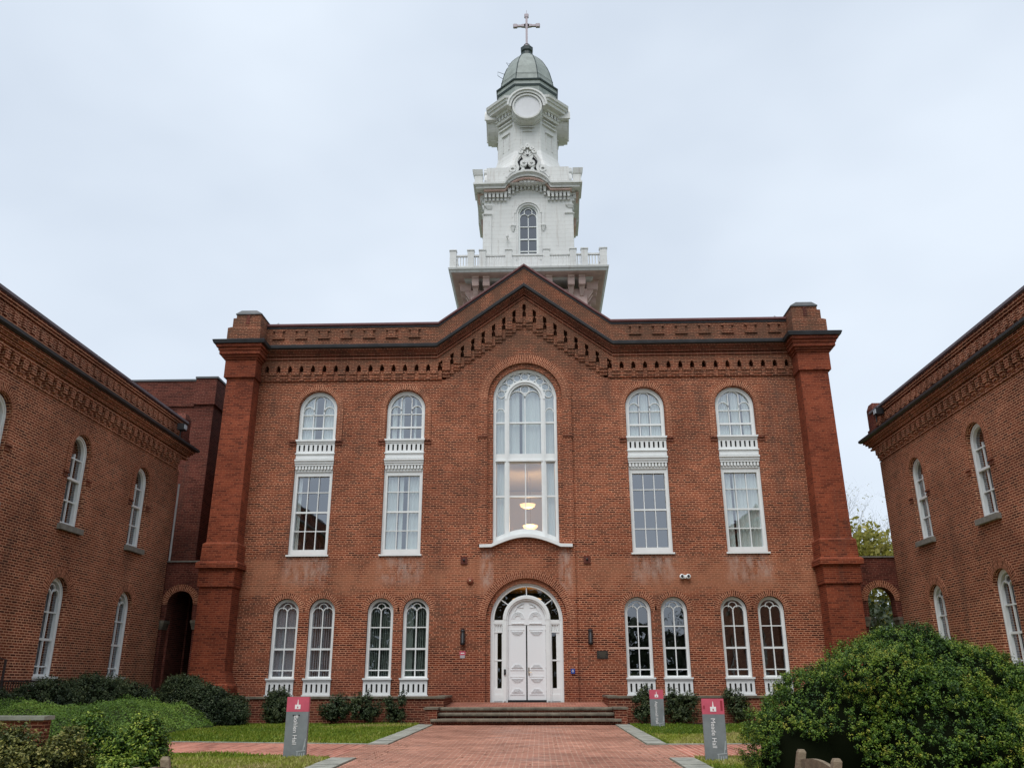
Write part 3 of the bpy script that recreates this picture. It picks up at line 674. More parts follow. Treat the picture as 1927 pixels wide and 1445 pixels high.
# louvre stage
B = 2.23; hw = .50; wc = 23.60-.30
def stage(m):
    Q = B-.004; m.plate([(-Q,19.76),(Q,19.76),(Q,24.75),(1.2,24.75),(.7,25.2),(-.7,25.2),(-1.2,24.75),(-Q,24.75)], [arch(0, .50, 21.25, 24.03)], -B, -B+.3)
four(stage, 'tower_wall', WHD)
def trim(m):
    m.ring(0, 23.53, .50, .60, -B-.02, -B+.1, n=20); m.ring(0, 23.53, .60, .68, -B-.07, -B+.05, n=20)
    m.ring(0, 23.53, .68, .82, -B-.04, -B+.02, n=20)
    for s in (-1, 1):
        for r0, r1, o in ((.50,.60,.02),(.60,.66,.05)): a, b = sorted((s*r0, s*r1)); m.box(a, b, -B-o, -B+.02, 20.9, 23.53)
        a, b = sorted((s*.68, s*.82)); m.box(a, b, -B-.04, -B+.02, 22.85, 23.53)
        m.box(s*.76-.12, s*.76+.12, -B-.13, -B+.02, 22.78, 22.85); m.loft([(22.50,s*.76-.03,s*.76+.03,-B-.04,-B+.02),(22.62,s*.76-.07,s*.76+.07,-B-.07,-B+.02),(22.779,s*.76-.1,s*.76+.1,-B-.11,-B+.02)])
        a, b = sorted((s*1.85, s*2.26)); m.box(a, b, -B-.05, -B+.01, 19.8, 23.4); m.loft([(23.40,a+.1,b,-B-.05,-B),(23.47,a,b+.02,-B-.11,-B),(23.52,a,b+.02,-B-.11,-B)])
        m.loft([(23.80,a+.2,b,-B-.03,-B),(23.98,a+.05,b+.02,-B-.10,-B),(24.02,a+.05,b+.02,-B-.10,-B)])
four(trim, 'tower_trim', WHD)
ap = [(-2.25,0),(-1.25,0)] + [( -.0+1.2*math.sin(t), .02+.68*(math.cos(t)-math.cos(R(72)))/(1-math.cos(R(72)))) for t in [R(-72+144*i/16) for i in range(17)]] + [(1.25,0),(2.25,0)]
def cor(m):
    P_ = [(x, z+24.72) for x, z in ap]
    for a, b, o in ((0,.07,B+.16),(.07,.19,B+.40),(.19,.25,B+.44),(.25,.33,B+.53)): m.sweep([(max(-B,min(B,x)),z) for x,z in P_], [(B-.1,a+.0008),(o,a+.0008),(o+.01,b),(B-.1,b)], mitre=(0,0))
# cornices: run each face past the corner so that the mitres close
def corn_face(m, sgn=1):
    for a, b, o in ((0,.07,.16),(.0708,.19,.40),(.1908,.25,.44),(.2508,.35,.53)):
        vs_ = []; pth = [(-B,24.72)] + [(x, z+24.72) for x, z in ap[1:-1]] + [(B,24.72)]
        m.sweep(pth, [(B-.1,a),(B+o,a),(B+o+.01,b),(B-.1,b)], mitre=(0,0))
        # mitred corner wedge
    return
def corn_corner(m):
    for a, b, o in ((0,.07,.16),(.0708,.19,.40),(.1908,.25,.44),(.2508,.35,.53)): m.box(B, B+o, -B-o, -B, 24.72+a, 24.72+b)
four(lambda m: (corn_face(m), corn_corner(m)), 'tower_cornice', WHD)
four(lambda m: [m.sweep([(-B,24.72)] + [(x, z+24.72) for x, z in ap[1:-1]] + [(B,24.72)], [(B-.05,-.03),(B+.36,-.03),(B+.36,-.002),(B-.05,-.002)])] , 'cornice_shadow_line', SOF)
def dent(m):
    def zt(x): return 24.66 if abs(x) > 1.2 else 24.70+.68*max(0,(math.cos(math.asin(min(1,abs(x)/1.2))) if abs(x) < 1.14 else .309)-.309)/.691-.05
    xs = [-2.14+.2*i for i in range(22)]
    for x in xs:
        z = min(zt(x-.08), zt(x+.08))
        m.box(x-.06, x+.06, -B-.22, -B, z-.28, z+.0); m.box(x-.055, x+.055, -B-.13, -B, z-.42, z-.281); m.box(x-.09, x+.09, -B-.2, -B, z-.08, z+.05)
four(dent, 'cornice_brackets', WHD)
four(lambda m: m.plate([(-2.2,24.5),(-1.25,24.5)] + [(x*.98, z+24.55) for x, z in ap[2:-2]] + [(1.25,24.5),(2.2,24.5),(2.2,24.72)] + [(x, z+24.73) for x, z in reversed(ap[1:-1])] + [(-2.2,24.72)], [], -B-.06, -B+.0), 'frieze_panel', WHD)
# window of the stage
def twin(m):
    m.plate(arch(0, .50, 21.25, 24.03), [arch(0, .41, 21.3, 23.94)], -B+.1, -B+.18)
    m.box(-.42,.42,-B+.12,-B+.17,22.8,22.84); m.box(-.42,.42,-B+.12,-B+.17,22.08,22.14); m.box(-.42,.42,-B+.12,-B+.17,21.42,21.46); m.box(-.018,.018,-B+.12,-B+.17,21.3,23.45)
    for s in (-1,1): m.strip(arc(s*.205,23.35,.205,0,PI,12), .035, -B+.12, -B+.17)
    m.strip(circle(0,23.68,.2,18), .035, -B+.12, -B+.17, closed=True)
tw = four(twin, 'tower_window', WHT)
four(lambda m: m.plate(arch(0,.42,21.28,23.95), [], -B+.18, -B+.186), 'pane', glass('tower_glass', .14, (.5,.52,.55)), tw)
T = MB(); T.M = face(0); T.box(-1.8,1.8,-1.8,1.8,19.8,24.6); T.build('tower_core', mat('louvre_grey', (.10,.10,.11), .9), hall)
T = MB(); T.M = face(0); T.tube([(-1.05,-B-.02,22.1),(-1.05,-B-.2,22.12)], .03); T.lathe([(.05,22.05),(.08,22.1),(.06,22.2)], cx=-1.05, cy=-B-.22, n=10); T.build('tower_light', WHD, hall)
# pedestal and octagonal drum
T = MB(); T.M = face(0); T.loft([(24.9,-2.12,2.12,-2.12,2.12),(26.32,-2.12,2.12,-2.12,2.12)])
for sx in (-1,1):
    for sy in (-1,1): T.loft([(25.0,sx*2.5-.2,sx*2.5+.2,sy*2.5-.2,sy*2.5+.2),(25.5,sx*2.5-.2,sx*2.5+.2,sy*2.5-.2,sy*2.5+.2),(25.52,sx*2.5-.23,sx*2.5+.23,sy*2.5-.23,sy*2.5+.23),(25.8,sx*2.55-.26,sx*2.55+.26,sy*2.55-.26,sy*2.55+.26)])
T.loft([(25.05,-2.7,2.7,-2.7,2.7),(25.12,-2.5,2.5,-2.5,2.5)])
T.build('tower_pedestal', WHD, hall)
def octa(A, h, z): return [(TX+x, TY+y, z) for x, y in ((-h,-A),(h,-A),(A,-h),(A,h),(h,A),(-h,A),(-A,h),(-A,-h))]
T = MB(); T.loftn([octa(2.05,.92,26.3), octa(2.0,.9,26.55), octa(1.82,.8,26.95), octa(1.68,.74,27.35), octa(1.60,.70,27.7), octa(1.60,.70,31.0)]); T.build('drum_wall', WHD, hall)
def opan(m):
    for z0, z1, hw_, o in ((27.9,29.0,.22,.0),):
        m.strip([(-.30,27.9),(-.30,29.05),(.30,29.05),(.30,27.9)], .06, -1.64, -1.6); m.box(-.38,.38,-1.70,-1.6,29.09,29.15); m.box(-.24,.24,-1.66,-1.6,28.88,28.93)
def diag(m):
    d = 1.60/math.sqrt(2)+.70/math.sqrt(2)   # distance of diagonal faces
    m.strip([(-.22,27.95),(-.22,28.9),(.22,28.9),(.22,27.95)], .06, -d-.04, -d); m.box(-.30,.30,-d-.09,-d,28.93,28.99)
    for z in (29.35, 29.6): m.box(-.5,.5,-d-.10,-d,z,z+.07)
mb = MB()
for k in range(4):
    mb.M = face(k); opan(mb); mb.M = face(k) @ Matrix.Rotation(PI/4, 4, 'Z'); diag(mb)
mb.M = None; mb.build('drum_panels', WHD, hall)
def between(A, h, z, g=.78): return [(g,-A,z),(h,-A,z),(A,-h,z),(A,-g,z),(1.2,-g,z),(g,-1.2,z)]
for k in range(4):
    T = MB(); T.M = face(k)
    for z0, z1, A, h in ((29.78,29.95,1.72,.84),(30.15,30.3,1.84,.92),(30.301,30.46,2.06,1.06),(30.462,30.60,2.14,1.12),(30.602,30.74,2.22,1.18)): T.loftn([between(A,h,z0), between(A+.03,h+.02,z1)])
    T.loftn([between(2.2,1.15,30.741), between(1.5,.80,31.0)])
    T.build('drum_cornice', WHD, hall)
mb = MB()
for k in range(4):
    mb.M = face(k)
    for x in (-.90,.90): mb.box(x-.05,x+.05,-1.80,-1.45,29.95,30.15)
    mb.M = face(k) @ Matrix.Rotation(PI/4, 4, 'Z')
    for x in (-.48,-.24,0,.24,.48): mb.box(x-.07,x+.07,-1.9,-1.6,29.92,30.16)
mb.M = None; mb.build('drum_brackets', WHD, hall)
CZ_ = 30.08
def clock(m):
    m.ring(0, CZ_, .70, .79, -2.20, -1.5, 0, 2*PI, 40); m.ring(0, CZ_, .785, .84, -2.02, -1.5, 0, 2*PI, 40); m.ring(0, CZ_, .79, .90, -1.72, -1.5, 0, 2*PI, 40)
    m.ring(0, CZ_, .84, .98, -2.26, -1.5, R(-2), R(182), 36); m.ring(0, CZ_, .975, 1.07, -2.33, -1.2, R(0), R(180), 36)
clk = four(clock, 'clock_surround', WHD)
four(lambda m: m.plate(circle(0, CZ_, .71, 36), [], -2.12, -2.05), 'blank_dial', mat('dial_white', (.60,.605,.63), .6, var=.08, vscale=2), clk)
# scrolled crest standing over the arched cornice
def crest(m):
    y0, y1 = -2.34, -2.2
    def b(p, w=.13): m.strip(p, w, y0, y1)
    for s in (-1, 1):
        b([(s*x, z) for x, z in ((.30,27.05),(.42,26.92),(.55,26.72),(.60,26.52),(.56,26.36),(.50,26.22),(.54,26.05),(.66,25.95))], .15)
        m.strip(arc(s*.78, 26.08, .13, 0, 2*PI, 14), .10, y0-.03, y1); b([(s*.78,25.92),(s*.95,25.85),(s*1.1,25.62)], .1)
        m.strip(arc(s*.2, 26.42, .13, 0, 2*PI, 14), .12, y0-.05, y1); m.lathe([(.001,26.36),(.07,26.42),(.001,26.5)], cx=s*.2, cy=y0-.06, n=10)
        b([(s*.30,26.42),(s*.34,26.28),(s*.26,26.18),(s*.2,26.02)], .12); m.strip(arc(s*.24, 25.98, .09, 0, 2*PI, 12), .07, y0-.02, y1)
    for a, l in ((0,.62),(-28,.52),(28,.52),(-56,.44),(56,.44)):
        t = R(90+a); b([(0,26.85),(l*.6*math.cos(t),26.85+l*.6*math.sin(t))], .08); m.strip(circle(l*math.cos(t)*.95, 26.9+l*math.sin(t)*.95, .085, 12), .11, y0-.04, y1, closed=True)
    m.plate([(-.3,26.95),(.3,26.95),(.38,27.2),(.2,27.45),(0,27.6),(-.2,27.45),(-.38,27.2)], [], y1-.04, y1+.02)
    m.plate([(-.16,26.5),(.16,26.5),(.34,26.98),(-.34,26.98)], [], y0+.02, y1)
four(crest, 'scroll_crest', WHD)
four(lambda m: m.plate([(-.62,25.8),(.62,25.8),(.55,26.6),(.3,26.95),(-.3,26.95),(-.55,26.6)], [], -2.16, -2.121), 'crest_recess', mat('crest_dark', (.05,.05,.055), .9), hall)
# copper dome
D = MB(); D.loftn([octa(1.60,.66,30.9), octa(1.60,.66,31.85)]); D.loftn([octa(1.66,.70,31.96), octa(1.64,.69,32.2)])
D.build('dome_drum', COPPER, hall)
D = MB(); D.loftn([octa(1.63,.68,31.851), octa(1.66,.70,31.959)]); D.loftn([octa(1.70,.72,32.201), octa(1.72,.73,32.27), octa(1.62,.68,32.30)]); D.build('dome_band', COPD, hall)
dp = [(1.53,32.3),(1.47,32.5),(1.39,32.95),(1.27,33.5),(1.14,33.9),(1.00,34.22),(.86,34.5),(.70,34.72),(.53,34.92),(.38,35.07),(.28,35.15)]
D = MB(); D.loftn([octa(a, a*.414, z) for a, z in dp]); dome = D.build('dome', COPPER, hall)
D = MB()
for i in range(8): D.tube([(octa(a, a*.414, z)[i]) for a, z in dp], .028)
for a, z in ((1.44,32.85),(1.30,33.3),(1.10,33.8)):
    r_ = octa(a+.004, a*.414+.002, z); D.tube(r_+[r_[0]], .010, 4)
D.build('dome_seams', COPD, dome)
D = MB(); D.tube([(TX-1.35,TY-.9,32.9),(TX-1.62,TY-1.05,33.0),(TX-1.62,TY-1.0,33.3),(TX-1.25,TY-.85,33.25)], .014, 5); D.tube([(TX-1.0,TY-.9,33.75),(TX-1.15,TY-.95,33.95),(TX-.95,TY-.8,34.0)], .012, 5); D.build('dome_rung', COPD, dome)
D = MB(); D.lathe([(.30,35.1),(.29,35.4),(.36,35.45),(.38,35.68),(.28,35.74),(.20,35.76)], TX, TY, 8, PI/8); D.build('dome_collar', COPD, hall)
D = MB(); D.lathe([(.19,35.76),(.18,35.88),(.15,35.9),(.18,35.95),(.10,36.02),(.06,36.1)], TX, TY, 12); 
D.M = face(0); cz = 37.36
D.box(-.062,.062,-.06,.06,36.05,38.0); D.box(-.62,.62,-.055,.055,cz-.06,cz+.06)
for (x, z) in ((-.66,cz),(.66,cz),(0,38.08)):
    D.plate(circle(x, z, .115, 14), [], -.075, .075)
    for dx, dz in ((.09,.09),(-.09,.09),(.09,-.09),(-.09,-.09)): D.plate(circle(x+dx*.75, z+dz*.75, .06, 10), [], -.065, .065)
for s in (-1,1): D.plate([(s*.06,cz-.1),(s*.3,cz-.075),(s*.3,cz+.075),(s*.06,cz+.1)], [], -.07, .07)
D.plate(circle(0, cz, .15, 14), [], -.07, .07); D.tube([(0,0,38.15),(0,0,38.5)], .012, 5)
D.build('cross', CROSS, hall)

# ================================================================ SIDE WINGS
def wing(label, loc, rz, mirror, dz, ys, lamp_end, sgn):
    e = empty('brick_wing', label, 'building', loc, rz, group='brick wings flanking the hall')
    LEN = 30.
    # local x along the wall; hall end at xe, far end at xf
    xe, xf = (-.15, -LEN) if sgn > 0 else (.15, LEN)
    lo, hi = min(xe, xf), max(xe, xf)
    cs = [sgn*y for y in ys]
    Z = lambda z: z+dz
    holes = []
    for c in cs: holes.append([(c-.51,Z(5.42)),(c+.51,Z(5.42))] + arc(c, Z(7.66), .51, 0, PI, 20)); holes.append(arch(c, .51, Z(1.2), Z(4.02), 20))
    m = MB(); m.plate([(lo,-.3),(hi,-.3),(hi,Z(8.72)),(lo,Z(8.72))], holes, WY, .3); m.build('wall', BRW, e)
    m = MB(); a, b = sorted((xe, xe-sgn*.3)); m.box(a, b, .301, 9, -.3, Z(9.9)); m.box(lo, hi, .04, .3, Z(8.721), Z(9.9)); m.box(lo, hi, 9, 9.3, -.3, Z(9.9)); a, b = sorted((xf, xf+sgn*.3)); m.box(a, b, .301, 8.99, -.3, Z(9.9)); m.build('end_wall', BRD, e)
    m = MB(); m.box(lo, hi, .31, 9.2, Z(9.901), Z(10.0)); m.build('roof', FLASHG, e)
    m = MB(); m.box(lo+.31, hi-.31, .35, 8.9, Z(4.5), Z(4.7)); m.build('floors', DARK, e)
    for c in cs: hood(e, c, Z(7.66), .53, .75, .03, Z(6.95), 22); hood(e, c, Z(3.51), .513, .80, .02, None, 22)
    # corbels, cornice, gutter, parapet
    m = MB(); x = lo+.2
    while x < hi-.2:
        m.box(x-.11, x+.11, WY-.15, .05, Z(8.95), Z(9.2)); m.box(x-.108, x+.108, WY-.10, .05, Z(8.84), Z(8.949)); m.box(x-.106, x+.106, WY-.05, .05, Z(8.73), Z(8.839))
        m.box(x+.111, x+.289, WY-.03, .05, Z(8.73), Z(8.88)); m.box(x+.111, x+.16, WY-.13, .05, Z(9.14), Z(9.2)); m.box(x+.24, x+.289, WY-.13, .05, Z(9.14), Z(9.2)); x += .40
    m.build('corbel_table', BRW, e)
    pth = [(lo,0),(hi,0)]; mt = (0,1) if sgn > 0 else (1,0)
    m = MB()
    for a, b, o in ((9.2,9.27,.30),(9.27,9.33,.26),(9.33,9.42,.35),(9.42,9.49,.42),(9.49,9.56,.48)): m.sweep(pth, [(-.4,Z(a)+.0005),(o,Z(a)+.0005),(o,Z(b)),(-.4,Z(b))], mitre=mt)
    m.build('cornice', BRW, e)
    m = MB(); m.sweep(pth, [(-.4,Z(9.562)),(.54,Z(9.562)),(.60,Z(9.60)),(.60,Z(9.68)),(.12,Z(9.80)),(-.4,Z(9.80))], mitre=mt); m.build('gutter', FLASH, e)
    m = MB(); m.box(lo, hi-.0, WY, .3, Z(9.80), Z(10.52)); x = lo+.3
    while x < hi-.3: m.box(x-.09, x+.09, WY-.05, WY, Z(10.05), Z(10.30)); x += .42
    m.box(lo, hi, WY-.06, WY-.001, Z(10.38), Z(10.45)); m.box(lo, hi, WY-.10, WY-.001, Z(10.4505), Z(10.52)); m.build('parapet', BRW, e)
    m = MB(); m.sweep(pth, [(-.35,Z(10.521)),(.26,Z(10.521)),(.30,Z(10.56)),(.27,Z(10.66)),(.18,Z(10.70)),(-.35,Z(10.70))]); m.build('coping', COPW, e)
    # stub chimney at the end
    m = MB(); a, b = sorted((xe, xe-sgn*.0+sgn*.22)); a2, b2 = sorted((xe-sgn*.35, xe+sgn*.30))
    m.loft([(Z(9.7),a2,b2,-.30,.9),(Z(9.98),a2,b2,-.30,.9)]); m.loft([(Z(9.981),a2+.06,b2-.06,-.26,.8),(Z(10.75),a2+.06,b2-.06,-.26,.8),(Z(10.95),a2+.14,b2-.14,-.2,.7)]); m.build('end_block', BRD, e)
    for i, c in enumerate(cs):
        f = MB(); top = Z(8.15); z0 = Z(5.45)
        f.plate(arch(c, .50, z0, top, 20), [arch(c, .40, z0+.12, top-.10, 20)], -.0, .10); f.strip(arc(c, top-.5, .47, 0, PI, 20), .05, -.03, 0)
        for s in (-1,1): a, b = sorted((c+s*.5, c+s*.44)); f.box(a, b, -.03, -.001, z0, top-.5)
        f.box(c-.41,c+.41,-.01,.085,Z(6.80),Z(6.87)); f.box(c-.41,c+.41,.03,.08,Z(7.44),Z(7.475)); f.box(c-.41,c+.41,.03,.08,Z(6.18),Z(6.215)); f.box(c-.015,c+.015,.031,.079,z0+.1,top-.55)
        w = f.build('window', WHT, e); MB().plate(arch(c, .41, z0+.1, top-.09, 20), [], .09, .096).build('pane', GLASSD, w)
        if i % 2 == 0: curtain(c, .4, z0, top-.1, [(.1,.45)], CURT, w, seed=i, y=.3)
        s = MB(); s.box(c-.62, c+.62, WY-.13, .1, Z(5.29), Z(5.449)); s.build('stone_sill', SILL, w)
        ground_window(e, c, Z(1.36), Z(4.01), .50, True, GLASSD, seed=i, zp=Z(.75))
    return e
YS = (-2.93, -7.0, -11.1, -15.2, -19.3, -23.4, -27.5)
wl = wing('two storey brick wing on the left, dark gutter and white arched windows', (-13.24,0,0), R(90), False, 0., YS, None, 1)
wr = wing('two storey brick wing on the right side of the court, rising behind the big bush', (13.24,0,0), R(-90), True, .08, YS, None, -1)

# floodlights on the wing corners
for (x, y, z, s, lab) in ((-12.80,-1.05,10.13,1,'black twin floodlight on the roof corner of the left wing'), (12.80,-1.05,10.42,-1,'black floodlight on the roof corner of the right wing')):
    e = empty('floodlight', lab, 'floodlight', (x,y,z), group='floodlights on the wing corners')
    m = MB(); m.box(-.05,.2,-.32,-.02,-.12,.12); m.build('housing', BLACK, e); m = MB(); m.box(s*.2-.012 if s>0 else -.07, s*.2+.014 if s>0 else -.051, -.28,-.06,-.08,.08); m.build('lens', mat('lamp_lens', (.5,.55,.6), .15), e)
    m = MB(); m.tube([(0,-.1,-.36),(0,-.1,-.12),(0,-.1,0)], .025); m.build('bracket', BLACK, e)

# ---------------------------------------------------------------- linking walls with an arch
def link(s, label):
    e = empty('arched_link_wall', label, 'wall', (0,0,0), group='arched link walls beside the hall')
    a, b = sorted((s*11.35, s*13.26)); cx = s*12.53; m = MB()
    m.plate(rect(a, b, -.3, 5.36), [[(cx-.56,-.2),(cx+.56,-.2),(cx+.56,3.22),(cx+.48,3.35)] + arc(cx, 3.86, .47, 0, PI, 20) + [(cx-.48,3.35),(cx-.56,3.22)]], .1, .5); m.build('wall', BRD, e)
    m = MB(); m.ring(cx, 3.86, .475, .70, .075, .2, n=20); m.build('arch_ring', BRV, e)
    m = MB(); m.box(a, b, .05, .55, 5.36, 5.41); m.build('coping', SILL, e)
    m = MB()
    for t in (-1,1): x = cx+t*.60; m.box(x-.13, x+.13, .02, .52, 3.20, 3.30); m.loft([(2.98,x-.06,x+.06,.06,.5),(3.199,x-.11,x+.11,.03,.51)])
    m.build('impost', STONE, e)
link(-1, 'short brick wall with a dark archway joining hall and left wing')
link(1, 'short brick wall with an open archway joining hall and right wing')
e = empty('rear_block', 'taller plain dark brick block rising behind the left wing', 'building')
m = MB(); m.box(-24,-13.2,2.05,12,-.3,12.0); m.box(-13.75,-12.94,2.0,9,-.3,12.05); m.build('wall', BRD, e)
m = MB(); m.box(-24,-13.76,1.98,12.1,12.001,13.10); m.box(-13.76,-12.88,1.9,9.1,12.051,13.18); m.build('parapet', BRD, e)
m = MB(); m.box(-24,-13.77,1.94,12.1,13.101,13.18); m.box(-13.79,-12.84,1.86,9.15,13.181,13.26); m.build('coping', FLASHG, e)
m = MB(); m.box(-12.93,-11.31,3.2,3.5,-.3,9.5); m.box(-12.93,-11.31,.51,3.19,5.2,5.35); m.box(-13.15,-13.0,.51,2.0,-.3,5.35); m.build('passage_light_blocker', BRD, e)  # back wall, plus roof and side added to keep the archway dark
m = MB(); m.tube([(-13.36,.62,5.4),(-13.36,.62,8.4)], .035); tag(m.build('downpipe', WHT, None), 'thin white downpipe on the corner of the left wing above the arch', 'pipe')

# ================================================================ THINGS FIXED TO THE FRONT
def wall_lamp(x, lab):
    e = empty('wall_lantern', lab, 'lamp', (x,WY,2.66), group='wall lanterns beside the door')
    m = MB(); m.box(-.05,.05,-.03,.0,-.24,.24); m.build('back_plate', BLACK, e)
    m = MB(); m.lathe([(.03,-.27),(.075,-.25),(.085,-.22),(.085,-.19)], 0, -.1, 10); m.lathe([(.085,.19),(.085,.22),(.075,.25),(.03,.27)], 0, -.1, 10)
    for k in range(6): a = k*PI/3; m.box(.075*math.cos(a)-.008, .075*math.cos(a)+.008, -.1+.075*math.sin(a)-.008, -.1+.075*math.sin(a)+.008, -.19, .19)
    m.build('cage', BLACK, e); MB().lathe([(.05,-.19),(.055,0),(.05,.19)], 0, -.1, 10).build('glass_shade', mat('lantern_glass', (.12,.13,.14), .3), e)
wall_lamp(-2.24, 'black lantern on the brick left of the white door'); wall_lamp(2.22, 'black lantern on the brick right of the white door')
e = empty('plaque', 'dark bronze plaque on the brick right of the door below the lantern', 'plaque', (2.62,WY-.0,2.07)); MB().box(-.19,.19,-.03,0,-.13,.13).build('plate', BRONZE, e)
m = MB()
for k, hh in enumerate((.13,.15,.11,.14,.09)): m.box(-hh, hh, -.034, -.03, .08-.04*k, .094-.04*k)
m.build('raised_lines', mat('bronze_worn', (.14,.12,.09), .4, metal=.6), e)
e = empty('notice_sign', 'small pink and grey notice on the brick left of the door below the lantern', 'sign', (-2.24,WY,2.09))
MB().box(-.10,.10,-.015,0,-.02,.11).build('pink_panel', SPINK, e); MB().box(-.08,.08,-.013,0,-.12,-.021).build('grey_panel', mat('notice_grey', (.42,.38,.40), .5), e)
MB().box(-.06,.06,-.018,-.0151,.03,.06).build('symbol', SWHITE, e)
e = empty('door_opener_button', 'small blue accessible door button on the brick right of the doorway', 'button', (1.58,WY-.09,1.54)); MB().box(-.07,.07,-.05,0,-.09,.07).build('housing', BLUEP, e)
m = MB(); m.strip(circle(0,-.01,.03,12), .01, -.055, -.05, closed=True); m.box(-.008,.008,-.055,-.051,.0,.045); m.build('symbol', SWHITE, e)
e = empty('security_camera', 'pair of small dome cameras on the brick between upper and lower windows at right', 'camera', (5.64,WY,4.66))
m = MB(); m.box(-.12,.12,-.05,0,-.02,.1); m.build('mount', WHT, e)
for s in (-1,1):
    m = MB(); m.M = Matrix.Translation((s*.11,-.1,.03)) @ Matrix.Rotation(R(75), 4, 'X'); m.lathe([(.01,-.07),(.06,-.06),(.088,0),(.088,.04),(.06,.06)], n=16); c = m.build('dome', WHT, e, True)
    m = MB(); m.M = Matrix.Translation((s*.11,-.1,.03)) @ Matrix.Rotation(R(75), 4, 'X'); m.lathe([(.05,.055),(.045,.09),(.0,.10)], n=14); m.build('lens', BLACK, c, True)
for x, lab in ((-2.24,'rusty square anchor plate on the wall left of the tall window'), (2.19,'rusty square anchor plate on the wall right of the tall window')):
    e = empty('anchor_plate', lab, 'wall anchor', (x,WY,5.33), group='anchor plates of the front'); RU = mat('rusty_iron', (.11,.03,.02), .8, var=.3, vscale=15)
    MB().box(-.12,.12,-.05,0,-.14,.12).build('plate', RU, e); m = MB(); m.M = Matrix.Rotation(R(90), 4, 'X'); m.lathe([(.04,.05),(.04,.09),(.02,.1)], n=8); m.build('bolt', BLACK, e)
e = empty('alarm_bell', 'round reddish bell on the brick left of the door arch', 'bell', (-2.01,WY,4.6)); m = MB(); m.M = Matrix.Rotation(R(90), 4, 'X'); m.lathe([(.12,0),(.12,.06),(.09,.09),(.03,.1)], n=20); m.build('dome', mat('bell_paint', (.22,.065,.035), .6), e, True)
m = MB(); m.M = Matrix.Rotation(R(90), 4, 'X'); m.lathe([(.028,.1),(.028,.12),(.01,.125)], n=10); m.build('centre_cap', mat('bell_cap', (.6,.45,.3), .4), e)

# ================================================================ GROUND, PATHS, STEPS
def sheet(name, pts, z, m, off=None):
    mb = MB(); vs_ = [(p[0], p[1], z if len(p) < 3 else p[2]) for p in pts]; mb._add(vs_, [tuple(range(len(pts)))]); return struct(mb.build(name, m))
GRS = bpy.data.materials.new('lawn_base'); GRS.use_nodes = True; _t = GRS.node_tree; _g = G(_t); _b = _t.nodes['Principled BSDF']
_p0 = _g.n('ShaderNodeNewGeometry').outputs['Position']
_c = _g.ramp(_g.noise(_p0, 1.3, 5, .7), .35, .65, (.085,.12,.022), (.19,.205,.045)); _c = _g.mix(_g.m('MULTIPLY', _g.ramp(_g.noise(_p0, .55, 4, .6), .52, .66), .6), _c, (.20,.165,.075))
_t.links.new(_c, _b.inputs['Base Color']); _b.inputs['Roughness'].default_value = .95
sheet('ground', [(-300,-300,-.22),(300,-300,-.22),(300,300,-.22),(-300,300,-.22)], 0, GRS)
GZ = -.05
def gz(y): return -.045 + .0035*(y+3.3)
sheet('lawn', [(-60,-70,gz(-70)-.002),(60,-70,gz(-70)-.002),(60,40,gz(40)-.002),(-60,40,gz(40)-.002)], 0, GRS)
def quad(name, pts, dz, m): return sheet(name, [(x,y,gz(y)+dz) for x,y in pts], 0, m)
quad('brick_path', [(-2.80,-36),(2.68,-36),(2.68,-3.25),(-2.80,-3.25)], .006, BPV)
def swap_uv(o):
    l = o.data.uv_layers[0]
    for d in l.data: d.uv = (d.uv[1], d.uv[0])
o = quad('brick_path_left', [(-3.25,-14.75),(-3.25,-11.45),(-14,-9.7),(-14,-11.9),(-8,-13.0)][::-1], .010, BPS); swap_uv(o)
o = quad('brick_path_right', [(3.12,-14.75),(14,-13.4),(14,-10.9),(3.12,-11.55)], .010, BPS); swap_uv(o)
o = quad('brick_path_left_mouth', [(-3.249,-14.75),(-2.79,-14.75),(-2.79,-11.45),(-3.249,-11.45)], .008, BPV)
o = quad('brick_path_right_mouth', [(2.67,-14.75),(3.119,-14.75),(3.119,-11.55),(2.67,-11.55)], .008, BPV)
ed = MB()
def stone(x0, x1, y0, y1): z = gz((y0+y1)/2); ed.box(x0+.006, x1-.006, y0+.008, y1-.008, z-.1, z+.026+random.Random(int(y0*37)).random()*.006)
random.seed(3)
for s in (-1, 1):
    x0, x1 = (-3.26,-2.81) if s < 0 else (2.69,3.12)
    y = -3.4
    while y > -11.4: stone(x0, x1, max(y-1.45,-11.5), y); y -= 1.45
    y = -14.8
    while y > -34: stone(x0, x1, y-1.3, y); y -= 1.3
struct(ed.build('bluestone_edging', BLUE))
ed = MB()   # thin stone lip along the far side of the cross paths
ed.strip([(-3.3,0),(-14,0)], .1, 0, .1) if False else None
for (xa, ya, xb, yb) in ((-3.26,-11.42,-14,-9.64),(3.13,-11.5,14,-10.84)):
    n = 9
    for i in range(n):
        a = (xa+(xb-xa)*i/n, ya+(yb-ya)*i/n); b = (xa+(xb-xa)*(i+.985)/n, ya+(yb-ya)*(i+.985)/n); z = gz(a[1])
        ed._add([(a[0],a[1],z-.05),(b[0],b[1],z-.05),(b[0],b[1]+.14,z-.05),(a[0],a[1]+.14,z-.05),(a[0],a[1],z+.02),(b[0],b[1],z+.02),(b[0],b[1]+.14,z+.02),(a[0],a[1]+.14,z+.02)], [(0,3,2,1),(4,5,6,7),(0,1,5,4),(1,2,6,5),(2,3,7,6),(3,0,4,7)])
struct(ed.build('path_edging', BLUE))

